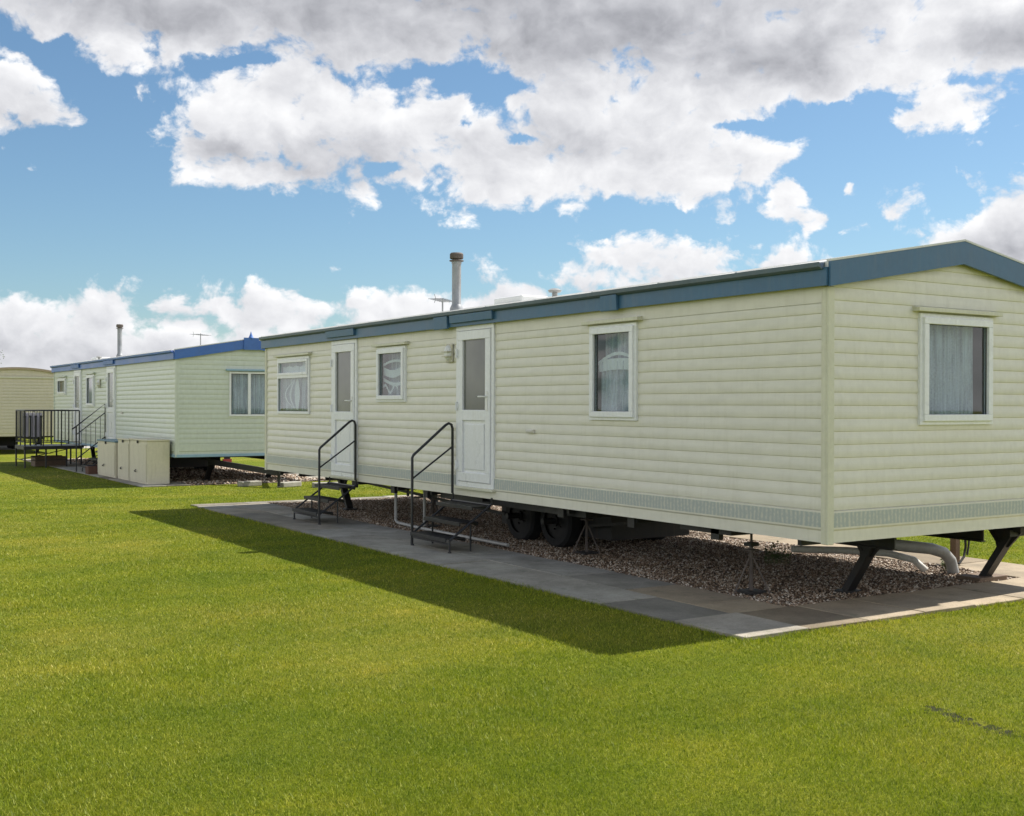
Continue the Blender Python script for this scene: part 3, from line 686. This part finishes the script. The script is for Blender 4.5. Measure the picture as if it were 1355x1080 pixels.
main = caravan('cream static caravan with slate blue fascia, nearest and largest, on a gravel pad', (0, 0, 0), M['cream'], M['creamtrim'], M['navy'], main_opt)
o2 = dict(skirt=True, gwins=[(1.08, 2.5, .80, 1.72, 'slider')], hoodm=M['skirt'],
    wins=[(6.90, 7.72, .98, 1.79, 'net'), (10.2, 11.28, 1.3, 1.77, 'net')], doors=[(4.78, 5.61, .08, 1.95, False), (8.34, 9.18, .05, 1.94, False)],
    caps=[(4.70, 5.64, 1.985), (8.28, 9.21, 1.985)], gutterm=M['blue'],
    lamp=(6.35, 1.55), vent=(4.2, .85), flue=(.45, 6.3), flueh=.78, rvent=(1.0, 10.6), rcap=(.35, 8.0), aerial=(1.5, 3.2, .30),
    steadies=[(.95, .6, .42), (2.3, .6, .42), (.75, 10.6, -.35)], drawbar=1.7)
mint = caravan('pale green static caravan with bright blue fascia, second in the row', (.1, V2, 0), M['mint'], M['mint'], M['blue'], o2)
b = MB(); b.lathe([(.05, H0 + HW + .44), (.055, H0 + HW + .47), (.035, H0 + HW + .51), (.015, H0 + HW + .56), (.004, H0 + HW + .60)], W / 2, -.06, 12)
b.box(W / 2 - .16, W / 2 + .16, -.10, -.076, H0 + HW + .22, H0 + HW + .47); b.build('finial', M['blue'], mint)
o3 = dict(arc=True, rise=.22, fdepth=.055, roofm=M['rooftan'], gutterm=M['rooftan'], steadies=[(.95, .6, .42), (2.3, .6, .42)], aerial=None)
beige = caravan('beige static caravan with shallow curved roof, farthest, cut off by the left edge', (-1.52, V3, 0), M['beige'], M['beige'], M['rooftan'], o3)
b = MB(); b.box(-.02, W + .02, -.045, -.02, H0 + HW - .07, H0 + HW - .03); b.build('trim_band', M['creamtrim'], beige)
# ------------------------------------------------------------------ steps
def steps(label, loc, rail_far, wdt=.86, tall=False):
    """local: x<0 goes out from wall, y across. rail_far: rail on y=wdt side, else y=0 side"""
    r = thing('steps', label, 'steps', loc, 'black steel caravan steps with one handrail')
    T = [(-.03, -.27, H0 - .07), (-.19, -.43, H0 - .235), (-.35, -.60, H0 - .40)]
    for k, (a, c, z) in enumerate(T):
        b = MB(); b.box(c, a, .02, wdt - .02, z - .012, z); b.box(c, c + .012, .02, wdt - .02, z - .04, z - .012); b.box(a - .012, a, .02, wdt - .02, z - .04, z - .012)
        for q in range(7):
            y = .08 + (wdt - .16) * q / 6; b.box(c + .02, a - .02, y - .006, y + .006, z, z + .004)
        b.build('tread', M['dark'], r, bevel=.003)
    for y in (0.0, wdt):
        b = MB(); b.tube([(-.03, y, H0 + .02), (-.03, y, H0 - .05), (-.56, y, H0 - .42), (-.56, y, .03)], .013, 8); b.lathe([(.022, .022), (.02, .04)], -.56, y, 8)
        b.build('stringer', M['rail'], r)
    b = MB(); b.tube([(-.56, 0, .12), (-.56, wdt, .12)], .010, 8); b.tube([(-.04, 0, H0 - .06), (-.04, wdt, H0 - .06)], .012, 8); b.tube([(-.3, 0, .03), (-.3, 0, H0 - .26)], .011, 8); b.tube([(-.3, wdt, .03), (-.3, wdt, H0 - .26)], .011, 8); b.build('crossbar', M['rail'], r)
    y = wdt if rail_far else 0.0
    pts = [(-.565, y, .03), (-.565, y, 1.02), (-.55, y, 1.05), (-.13, y, 1.39), (-.09, y, 1.41), (-.055, y, 1.395), (-.04, y, 1.35), (-.04, y, H0 + .02)]
    b = MB()
    if tall:
        b.tube([(-.80, y, 1.03), (-.70, y, 1.10), (-.04, y, 1.63), (-.04, y, H0)], .017, 10); b.tube([(-.70, y, 1.10), (-.70, y, .02)], .016, 8); b.tube([(-.70, y, .90), (-.04, y, 1.42)], .012, 8)
        b.tube([(-.70, y, .32), (-.04, y, .84)], .014, 8)
        for k in range(1, 6): q = k / 6; b.tube([(-.70 + .66 * q, y, .32 + .52 * q), (-.70 + .66 * q, y, .90 + .52 * q)], .006, 5)
    else: b.tube(pts, .016, 10); b.tube([(-.565, y, .78), (-.04, y, 1.14)], .011, 8)
    b.build('handrail', M['rail'], r, smooth=True)
    return r
steps('black steel steps with handrail at the nearer white door of the cream caravan', (-.02, 4.78, 0), True)
steps('black steel steps with handrail at the farther white door of the cream caravan', (-.02, 8.30, 0), False, .88)
s3 = steps('black steel steps with handrail at the pale green caravan, between deck and lockers', (.08, V2 + 4.75, 0), True, tall=True)
# second steps up to the mint caravan carry a landing
# ------------------------------------------------------------------ jacks under main caravan
jack0 = thing('axle_stand', 'rusty tripod axle stand on the gravel under the near corner of the cream caravan', 'axle stand', (.35, 1.17, .02), 'tripod axle stands under the cream caravan')
b = MB(); b.tube([(0, 0, .02), (0, 0, .42)], .016, 8); b.tube([(0, 0, .30), (0, 0, .50)], .011, 8); b.box(-.05, .05, -.05, .05, .36, .372); b.build('post', M['rust'], jack0)
for k in range(3):
    a = 2 * PI * k / 3 + .9; b = MB(); b.tube([(.02 * math.cos(a), .02 * math.sin(a), .30), (.17 * math.cos(a), .17 * math.sin(a), .01)], .009, 6); b.build('leg', M['rust'], jack0)
b = MB(); b.box(-.045, .045, -.045, .045, .40, .43); b.build('head', M['dark'], jack0)
b = MB(); b.box(-.09, .09, -.09, .09, 0, .02); b.build('base_plate', M['dark'], jack0)
j = copy_tree(jack0); j.location = (.71, 4.05, .02); tag(j, 'rusty tripod axle stand on the gravel left of the near corner, beside the wheels')
j = copy_tree(jack0); j.location = (.62, 7.35, .02); j.rotation_euler = (0, 0, .7); tag(j, 'rusty tripod axle stand in the shade between the two sets of steps')
# ground drain pipework
b = MB(); b.tube([(.3, 7.8, H0 - .03), (.3, 7.8, .16), (.29, 7.78, .09), (.28, 7.7, .06), (.26, 7.0, .05), (.24, 4.9, .05)], .021, 8)
b.tube([(.33, 7.05, H0 - .03), (.33, 7.05, .07)], .018, 8)
tag(b.build('drain_pipe', M['pipe'], smooth=True), 'thin grey waste pipe running down and along the gravel edge behind the nearer steps', 'pipe')
# big waste pipe near the gable
b = MB()
b.tube([(1.6, 1.35, .40), (1.95, 1.22, .345), (2.3, 1.12, .30), (2.58, 1.06, .265), (2.74, 1.04, .22), (2.83, 1.03, .14), (2.86, 1.02, .02)], .055, 14)
pm = b.build('waste_pipe', M['pipe'], smooth=True); tag(pm, 'thick grey waste pipe curving down to the gravel behind the near gable end', 'pipe')
b = MB(); b.tube([(1.7, 2.0, .22), (2.2, 1.75, .20), (2.5, 1.5, .18), (2.68, 1.34, .12), (2.76, 1.26, .02)], .035, 12)
pm = b.build('waste_pipe', M['pipepale'], smooth=True); tag(pm, 'thinner pale pipe on the gravel below the thick grey waste pipe', 'pipe')
t = thing('water_tap_post', 'dark wooden water post with pipework and pale box near the right corner steady', 'standpipe', (3.42, 1.42, .0))
b = MB(); b.box(-.035, .035, -.035, .035, 0, .52); b.build('post', M['wood'], t, bevel=.005)
b = MB(); b.box(-.13, .13, -.05, -.036, .36, .42); b.box(.036, .16, -.04, .03, .34, .50); b.build('bracket', M['dark'], t, bevel=.004)
b = MB(); b.tube([(.08, -.05, .40), (.09, -.06, .2), (.02, -.09, .1), (-.1, -.12, .04)], .012, 8); b.tube([(.12, -.05, .42), (.13, -.07, .25), (.06, -.1, .12)], .010, 8); b.build('hose', M['tyre'], t, smooth=True)
b = MB(); b.box(.18, .33, -.02, .04, .36, .56); b.build('meter_box', M['pipepale'], t, bevel=.008)
# timber pad blocks
b = MB(); b.box(-.2, .2, -.13, .13, 0, .045); o = b.build('timber_pad', M['wood'], bevel=.006); o.location = (2.70, .60, .018); tag(o, 'dark timber pad under the right corner leg of the cream caravan', 'timber pad')
# weeds
def weed(x, y, n, s, label, seed):
    rr = random.Random(seed); b = MB()
    for k in range(n):
        a = rr.uniform(0, 6.28); r0 = rr.uniform(0, s * .6); h = rr.uniform(.3, 1) * s; px, py = r0 * math.cos(a), r0 * math.sin(a)
        for q in range(4):
            a2 = rr.uniform(0, 6.28); z = h * rr.uniform(.3, 1); l_ = rr.uniform(.02, .045); w = l_ * .35; dx, dy = math.cos(a2), math.sin(a2)
            b.add([(px, py, z), (px + dx * l_ * .5 - dy * w, py + dy * l_ * .5 + dx * w, z + .01), (px + dx * l_, py + dy * l_, z + rr.uniform(-.01, .02)), (px + dx * l_ * .5 + dy * w, py + dy * l_ * .5 - dx * w, z + .01)], [(0, 1, 2, 3)])
        b.add([(px - .002, py, 0), (px + .002, py, 0), (px, py + .002, h)], [(0, 1, 2)])
    o = b.build('weed', M['weed']); o.location = (x, y, .02); tag(o, label, 'weed', 'weeds in the gravel')
weed(2.95, 1.15, 40, .12, 'yellowish weed growing where the thick grey pipe meets the gravel', 1)
weed(1.9, 2.4, 50, .22, 'small green weed behind the nearest corner leg', 2)
# ------------------------------------------------------------------ lockers by the mint caravan
def locker(x0, x1, y0, y1, h, label, lid=None, seed=0):
    r = thing('storage_locker', label, 'storage locker', (x0, y0, .022), 'cream storage lockers beside the pale green caravan')
    w, d = x1 - x0, y1 - y0; b = MB(); b.box(0, w, 0, d, .0, h); b.build('body', M['boxcream'], r, bevel=.008)
    b = MB(); b.box(-.02, w, -.02, d + .02, h + .002, h + .035); b.build('lid', lid or M['boxcream'], r, bevel=.008)
    b = MB(); b.box(-.012, -.001, .03, d - .03, .05, h - .06); b.build('door', M['boxcream'], r, bevel=.004)
    b = MB(); b.box(-.03, -.012, d * .5 - .03, d * .5 + .03, h - .05, h + .004); b.tube([(-.02, d * .6, .22), (-.05, d * .6, .24), (-.05, d * .5, .27)], .010, 6); b.build('latch', M['dark'], r)
locker(-.42, .03, V2 + .2, V2 + 1.5, .86, 'large cream storage locker with wide blank end, nearest of the three lockers')
locker(-.42, .03, V2 + 1.56, V2 + 2.5, .84, 'narrow cream locker squeezed between the large locker and the blue lidded one')
locker(-.45, .03, V2 + 2.62, V2 + 4.2, .77, 'cream locker with a blue grey lid beside the steps', M['lid'])
# ------------------------------------------------------------------ deck
dk = thing('raised_deck', 'raised grey deck with black picket railings at the far door of the pale green caravan', 'deck', (-1.33, V2 + 8.1, 0))
DW, DL = 1.39, 1.25; dz = .56
b = MB()
for k in range(9): b.box(0, DW, k * DL / 9 + .004, (k + 1) * DL / 9 - .004, dz - .03, dz)
b.build('deck_boards', M['deck'], dk)
b = MB(); b.box(-.02, DW, -.03, -.001, dz - .09, dz - .005); b.box(-.02, DW, DL + .001, DL + .03, dz - .09, dz - .005); b.box(-.03, -.001, 0, DL, dz - .09, dz - .005); b.build('deck_frame', M['dark'], dk)
for x in (0, DW * .36, DW * .72, DW - .03):
    for y in (0, DL):
        b = MB(); b.box(x - .018, x + .018, y - .02, y + .02, .0, dz - .03); b.build('leg', M['dark'], dk)
b = MB(); b.tube([(0, 0, .2), (0, DL, .2)], .01, 6); b.tube([(0, 0, .2), (DW, 0, .2)], .008, 6); b.bar((0, DL * .5, .2), (DW, DL * .5, .5), .02, .02); b.build('brace', M['dark'], dk)
def picket_rail(pts, n):
    b = MB(); a, c = Vector(pts[0]), Vector(pts[1]); up = Vector((0, 0, 1))
    b.tube([a + up * .9, c + up * .9], .016, 8); b.tube([a + up * .09, c + up * .09], .011, 6)
    for k in range(n + 1):
        p = a + (c - a) * k / n; main_ = k in (0, n) or k % 5 == 0
        b.tube([p + up * (0 if main_ else .09), p + up * .9], .016 if main_ else .007, 6)
    b.build('railing', M['rail'], dk)
picket_rail([(0, 0, dz), (DW - .08, 0, dz)], 15); picket_rail([(0, 0, dz), (0, DL, dz)], 10); picket_rail([(0, DL, dz), (DW - .08, DL, dz)], 15)
b = MB()
for k in range(4): b.tube([(.05 + k * .13, .30, dz), (.05 + k * .13, .30, dz + .72)], .022, 8); b.tube([(.05 + k * .13, .30, dz + .72), (.05 + k * .13, .30, dz + .77)], [.034, .028], 8)
b.tube([(.0, .30, dz + .12), (.48, .30, dz + .12)], .014, 6); b.build('gate', M['rail'], dk)
b = MB()
for k in range(3): b.box(.01 + k * .16, .155 + k * .16, .36, .385, dz + .22, dz + .84)
b.build('privacy_panel', M['mauve'], dk, bevel=.006)
b = MB()
for k in range(4): b.box(0, .78, .0, .014, .01 + k * .065, .066 + k * .065); b.box(0, .78, .586, .6, .01 + k * .065, .066 + k * .065)
b.box(0, .014, .014, .586, 0, .22); b.box(.766, .78, .014, .586, 0, .22); b.box(.014, .766, .014, .586, 0, .02); o = b.build('wooden_crate', M['wood']); o.location = (-.95, V2 + 8.85, .0); tag(o, 'dark slatted wooden crate on the grass below the raised deck', 'crate')
b = MB(); b.box(0, .5, 0, .32, 0, .03); b.box(0, .5, 0, .03, .03, .17); b.box(0, .5, .29, .32, .03, .17); b.box(0, .03, .03, .29, .03, .17); b.box(.47, .5, .03, .29, .03, .17)
o = b.build('planter_trough', M['brick'], bevel=.005); o.location = (-.62, V2 + 4.35, .022); tag(o, 'low red brown trough on the slabs in front of the third steps', 'planter')
b = MB(); b.box(.95, 1.13, -.05, .02, H0 - .17, H0 - .07); b.build('tail_light', M['red'], mint, bevel=.008)
b = MB(); b.box(.98, 1.1, -.03, .0, H0 - .07, H0 - .02); b.build('light_bracket', M['dark'], mint)
# rubble: pale kerb stones beyond drawbar
for k, (x, y, a, L_) in enumerate(((1.9, 15.6, .4, .5), (2.5, 15.1, -.2, .6), (1.3, 16.2, .2, .45))):
    b = MB(); b.box(-L_ / 2, L_ / 2, -.09, .09, 0, .10); o = b.build('kerb_block', M['block'], bevel=.015); o.location = (x, y, 0); o.rotation_euler = (0, 0, a)
    tag(o, ['pale concrete block lying beside the drawbar of the pale green caravan, middle of three', 'pale concrete block closest to the far end of the cream caravan', 'pale concrete block tucked nearest the pale green caravan gable'][k], 'concrete block', 'loose concrete blocks by the drawbar')
# ------------------------------------------------------------------ pole and tree behind
pl = thing('pole', 'tall thin dark pole rising behind the roof of the beige caravan', 'pole', (1.6, 50, 0))
b = MB(); b.tube([(0, 0, 0), (0, 0, 4.25)], [.09, .065], 10); b.build('shaft', M['rust'], pl)
b = MB(); b.lathe([(.075, 4.25), (.08, 4.3), (.05, 4.34)], 0, 0, 10); b.build('cap', M['dark'], pl)
def tree(x, y, h, r, label, seed):
    rr = random.Random(seed); t = thing('tree', label, 'tree', (x, y, 0)); b = MB(); tips = []
    b.tube([(0, 0, 0), (.05, .03, h * .3), (.0, .08, h * .55)], [.16, .12, .08], 10)
    for k in range(22):
        a = rr.uniform(0, 6.28); z0 = h * rr.uniform(.3, .55); e = Vector((math.cos(a) * r * rr.uniform(.3, 1), math.sin(a) * r * rr.uniform(.3, 1), h * rr.uniform(.7, 1.0)))
        m_ = Vector((e.x * .4, e.y * .4, z0 + (e.z - z0) * .55)); b.tube([(0, .03, z0), m_, e], [.045, .025, .006], 6); tips += [m_, e, (m_ + e) / 2]
        for q in range(3):
            f = m_ + (e - m_) * rr.uniform(.2, .9); g = f + Vector((rr.uniform(-.5, .5), rr.uniform(-.5, .5), rr.uniform(.1, .6))) * .6; b.tube([f, g], [.014, .004], 5); tips.append(g)
    b.build('trunk', M['bark'], t); b = MB()
    for p in tips:
        for q in range(26):
            c = p + Vector((rr.gauss(0, .17), rr.gauss(0, .17), rr.gauss(0, .14))); s = rr.uniform(.025, .05); d1 = Vector((rr.uniform(-1, 1), rr.uniform(-1, 1), rr.uniform(-1, 1))).normalized() * s; d2 = d1.orthogonal().normalized() * s * .6
            b.add([c - d1, c + d2, c + d1, c - d2], [(0, 1, 2, 3)])
    b.build('crown', M['leaf'], t)
tree(.6, 52, 3.95, 1.5, 'small sparse tree showing its twigs above the beige caravan roof', 4)
# ------------------------------------------------------------------ camera
f_px, Ccam, yaw, pit, rol = 1541.29, (-6.7503, -6.1491, 1.03727 + H0), .56718, -.00207, .00282
cd = bpy.data.cameras.new('camera'); cam = bpy.data.objects.new('camera', cd); C.objects.link(cam)
cd.sensor_width = 36; cd.lens = 36 * f_px / 1355; cd.clip_end = 3000; cd.clip_start = .05
Fv = Vector((math.sin(yaw) * math.cos(pit), math.cos(yaw) * math.cos(pit), math.sin(pit)))
Rv = Vector((math.cos(yaw), -math.sin(yaw), 0)); Uv = Rv.cross(Fv); R2 = Rv * math.cos(rol) + Uv * math.sin(rol); U2 = R2.cross(Fv)
from mathutils import Matrix
mt = Matrix((R2, U2, -Fv)).transposed().to_4x4(); mt.translation = Vector(Ccam); cam.matrix_world = mt
bpy.context.scene.camera = cam
# ------------------------------------------------------------------ sun
SUN = Vector((2.12, .06, 2.74)).normalized()
sd_ = bpy.data.lights.new('sun', 'SUN'); sd_.energy = 5.0; sd_.angle = math.radians(.5); sd_.color = (1, .955, .88)
so = bpy.data.objects.new('sun', sd_); C.objects.link(so); so.rotation_euler = SUN.to_track_quat('Z', 'Y').to_euler(); so.location = (20, 0, 30)
# ------------------------------------------------------------------ sky
def world():
    w = bpy.data.worlds.new('World'); bpy.context.scene.world = w; w.use_nodes = True
    n = w.node_tree.nodes; l = w.node_tree.links; bg = n['Background']
    STR = .1
    sky = N(n, 'ShaderNodeTexSky'); sky.sky_type = 'NISHITA'; sky.sun_disc = False
    sky.sun_elevation = math.asin(SUN.z); sky.sun_rotation = math.atan2(SUN.x, SUN.y); sky.air_density = 1.0; sky.dust_density = .6; sky.ozone_density = 2.5
    tc = N(n, 'ShaderNodeTexCoord'); s = N(n, 'ShaderNodeSeparateXYZ'); l.new(tc.outputs['Generated'], s.inputs[0])
    az = mth(n, l, 'ARCTAN2', s.outputs[0], s.outputs[1]); az = mth(n, l, 'SUBTRACT', az, yaw)
    az = mth(n, l, 'WRAP', az, PI, -PI)
    el = mth(n, l, 'ARCSINE', s.outputs[2])
    cmb = N(n, 'ShaderNodeCombineXYZ'); l.new(az, cmb.inputs[0]); l.new(el, cmb.inputs[1]); p0 = cmb.outputs[0]
    def P(px, py):
        return (math.atan((px - 677.5) / f_px), math.atan((536.8 - py) / math.hypot(f_px, px - 677.5)))
    # domain warp
    wn = noise(n, l, 24, 5, .6, p0); wn.noise_dimensions = '2D'; sub = N(n, 'ShaderNodeVectorMath', operation='SUBTRACT'); l.new(wn.outputs['Color'], sub.inputs[0]); sub.inputs[1].default_value = (.5, .5, .5)
    sc = N(n, 'ShaderNodeVectorMath', operation='MULTIPLY'); l.new(sub.outputs[0], sc.inputs[0]); sc.inputs[1].default_value = (.034, .024, 0)
    ad = N(n, 'ShaderNodeVectorMath', operation='ADD'); l.new(p0, ad.inputs[0]); l.new(sc.outputs[0], ad.inputs[1]); p = ad.outputs[0]
    def blobs(lst, edge=False):
        cur = None
        for (px, py, rx, ry, *k) in lst:
            k = k[0] if k else 1.0
            if edge: k *= max(min(rx, ry) / 62, .42)
            c = P(px, py); a = N(n, 'ShaderNodeVectorMath', operation='SUBTRACT'); l.new(p, a.inputs[0]); a.inputs[1].default_value = (c[0], c[1], 0)
            m_ = N(n, 'ShaderNodeVectorMath', operation='MULTIPLY'); l.new(a.outputs[0], m_.inputs[0]); m_.inputs[1].default_value = (f_px / rx, f_px / ry, 0)
            ln = N(n, 'ShaderNodeVectorMath', operation='LENGTH'); l.new(m_.outputs[0], ln.inputs[0])
            v = mth(n, l, 'MULTIPLY_ADD', ln.outputs['Value'], -k, k)
            cur = v if cur is None else mth(n, l, 'SMOOTH_MAX', cur, v, .18)
        return cur
    CL = [(250, -10, 330, 88), (560, 10, 420, 88), (950, 10, 480, 112), (1180, 20, 260, 100), (1330, 20, 140, 62), (480, 65, 90, 40), (150, 40, 150, 45),
          (20, 118, 75, 42, .8), (15, 165, 60, 26, .8), (15, 78, 40, 12), (185, 125, 14, 18),
          (390, 150, 160, 72), (300, 200, 105, 45), (480, 165, 130, 62), (560, 150, 70, 50), (340, 225, 70, 30),
          (560, 235, 150, 32), (700, 220, 190, 62), (850, 215, 210, 58), (1000, 205, 100, 24), (690, 135, 40, 22), (640, 185, 60, 40), (800, 140, 95, 85), (900, 130, 130, 80), (1020, 110, 150, 55),
          (1268, 135, 92, 36, 1.6), (1205, 160, 60, 20, 1.4), (1045, 258, 36, 32, 1.5), (1050, 290, 62, 22, 1.5), (950, 280, 30, 22, 1.4), (1188, 272, 28, 24, 1.4), (1140, 302, 30, 14), (1120, 252, 14, 8),
          (1325, 290, 62, 48), (1290, 325, 70, 40), (1360, 330, 90, 70),
          (838, 350, 62, 50), (790, 345, 50, 34), (760, 372, 60, 40), (930, 372, 110, 50), (1020, 380, 110, 52), (690, 400, 90, 32), (560, 415, 110, 40), (485, 408, 52, 34), (640, 405, 60, 34),
          (330, 420, 95, 38, 1.5), (410, 428, 60, 34, 1.4), (240, 425, 90, 32, 1.5), (130, 428, 85, 40, 1.4), (40, 430, 100, 32, 1.5), (-60, 430, 120, 40), (560, 425, 150, 46, 1.4), (1060, 50, 270, 80), (700, 60, 200, 50), (940, 375, 150, 50)]
    HO = [(130, 120, 62, 30), (165, 175, 45, 50), (100, 190, 60, 30), (640, 108, 72, 20), (585, 96, 40, 13), (300, 82, 50, 7), (75, 62, 60, 12), (505, 225, 22, 9), (690, 184, 22, 7), (622, 165, 16, 10), (1130, 190, 60, 45), (1130, 140, 100, 14), (985, 165, 60, 8), (870, 285, 90, 14), (1090, 215, 40, 26), (200, 215, 25, 25), (1110, 275, 14, 30), (1000, 300, 30, 16)]
    DK = [(520, -20, 620, 120), (760, 30, 380, 100), (180, 10, 260, 60, .8), (1010, 75, 180, 50, .8), (430, 215, 150, 42, .8), (300, 205, 80, 26, .7), (380, 70, 160, 28, .4), (760, 190, 170, 40, .35), (1340, 50, 70, 34, .7), (1345, 330, 70, 45, .6), (80, 475, 360, 40, .35), (30, 150, 60, 30, .3), (820, 385, 200, 20, .35)]
    field0 = blobs(CL, True); band = mth(n, l, 'MULTIPLY_ADD', el, -26.0, 26 * P(300, 416)[1]); field = mth(n, l, 'SMOOTH_MAX', field0, band, .2); hol = blobs(HO, True); field = mth(n, l, 'SUBTRACT', mth(n, l, 'SMOOTH_MIN', field, .62, .3), mth(n, l, 'MULTIPLY', mth(n, l, 'SMOOTH_MAX', mth(n, l, 'ADD', hol, .10), 0.0, .25), 1.35))
    # noise
    st = N(n, 'ShaderNodeMapping'); st.inputs['Scale'].default_value = (1, 1.35, 1); l.new(p0, st.inputs[0])
    n1 = noise(n, l, 17, 9, .60, st.outputs[0], .25); n1.noise_dimensions = '2D'
    off = N(n, 'ShaderNodeVectorMath', operation='ADD'); l.new(st.outputs[0], off.inputs[0]); off.inputs[1].default_value = (.009, .015, 0)
    n2 = noise(n, l, 17, 5, .5, off.outputs[0], .25); n2.noise_dimensions = '2D'
    def puff(vec):
        w2 = N(n, 'ShaderNodeVectorMath', operation='ADD'); l.new(vec, w2.inputs[0]); l.new(sc.outputs[0], w2.inputs[1])
        v = N(n, 'ShaderNodeTexVoronoi'); v.voronoi_dimensions = '2D'; v.feature = 'F1'; v.inputs['Scale'].default_value = 30; v.normalize = True
        v.inputs['Detail'].default_value = 3.0; v.inputs['Roughness'].default_value = .52; v.inputs['Lacunarity'].default_value = 2.1
        l.new(w2.outputs[0], v.inputs['Vector']); return v.outputs['Distance']
    pf = puff(st.outputs[0]); pf2 = puff(off.outputs[0])
    # unseen outer cloud: added brightness fills shaded walls, thinned overhead to darken lawn shade
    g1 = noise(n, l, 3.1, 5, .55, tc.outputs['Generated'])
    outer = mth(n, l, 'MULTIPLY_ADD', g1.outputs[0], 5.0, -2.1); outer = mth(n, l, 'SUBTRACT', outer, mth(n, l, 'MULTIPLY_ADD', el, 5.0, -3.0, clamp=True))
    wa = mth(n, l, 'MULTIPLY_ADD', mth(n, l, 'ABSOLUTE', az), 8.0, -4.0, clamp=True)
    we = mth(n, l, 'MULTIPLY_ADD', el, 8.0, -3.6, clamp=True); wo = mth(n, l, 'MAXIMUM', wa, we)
    mixf = N(n, 'ShaderNodeMix'); l.new(wo, mixf.inputs[0]); l.new(field, mixf.inputs[2]); l.new(outer, mixf.inputs[3])
    F_ = mth(n, l, 'ADD', mixf.outputs[0], mth(n, l, 'MULTIPLY_ADD', n1.outputs[0], 2.0, -1.0)); F_ = mth(n, l, 'ADD', F_, mth(n, l, 'MULTIPLY_ADD', pf, -PUFA, PUFA * PUFB))
    al = N(n, 'ShaderNodeMapRange', interpolation_type='SMOOTHSTEP'); l.new(F_, al.inputs[0]); al.inputs[1].default_value = -.16; al.inputs[2].default_value = .26
    dk = blobs(DK); dkn = mth(n, l, 'ADD', dk, mth(n, l, 'MULTIPLY_ADD', n1.outputs[0], .7, -.35))
    dkr = N(n, 'ShaderNodeMapRange', interpolation_type='SMOOTHSTEP'); l.new(dkn, dkr.inputs[0]); dkr.inputs[1].default_value = -.25; dkr.inputs[2].default_value = .75
    dks = mth(n, l, 'MULTIPLY', dkr.outputs[0], mth(n, l, 'SUBTRACT', 1.0, wo))
    n3 = noise(n, l, 17, 5, .5, st.outputs[0], .25); n3.noise_dimensions = '2D'
    rel = mth(n, l, 'MULTIPLY', mth(n, l, 'SUBTRACT', n3.outputs[0], n2.outputs[0]), .55)
    rel = mth(n, l, 'ADD', rel, mth(n, l, 'MULTIPLY', mth(n, l, 'SUBTRACT', pf2, pf), PUFR))
    thick = N(n, 'ShaderNodeMapRange'); l.new(F_, thick.inputs[0]); thick.inputs[1].default_value = .1; thick.inputs[2].default_value = 1.0; thick.inputs[3].default_value = .0; thick.inputs[4].default_value = .15
    sh = mth(n, l, 'SUBTRACT', .86, mth(n, l, 'MULTIPLY', dks, .31)); sh = mth(n, l, 'SUBTRACT', sh, thick.outputs[0]); sh = mth(n, l, 'ADD', sh, rel)
    sh = mth(n, l, 'MAXIMUM', sh, .25); sh = mth(n, l, 'MULTIPLY', sh, mth(n, l, 'MULTIPLY_ADD', wo, .42, 1.0))  # unseen outer cloud brightened to lift the shaded walls
    tint = mixc(n, l, sh, (.93, .96, 1.10), (1.0, 1.0, 1.0))
    br = mth(n, l, 'MULTIPLY', sh, CLOUD / STR)
    hs = N(n, 'ShaderNodeVectorMath', operation='SCALE'); l.new(tint, hs.inputs[0]); l.new(br, hs.inputs['Scale'])
    skyc = mixc(n, l, 1.0, sky.outputs[0], SKYTINT, 'MULTIPLY')
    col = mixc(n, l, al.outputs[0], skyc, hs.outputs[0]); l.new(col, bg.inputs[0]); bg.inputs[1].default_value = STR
PUFA = 1.25; PUFB = .22; PUFR = .28; CLOUD = .68; SKYTINT = (.565, .67, .70)
world()
sc = bpy.context.scene
sc.view_settings.view_transform = 'Standard'; sc.view_settings.look = 'None'; sc.view_settings.exposure = .72; sc.view_settings.gamma = 1
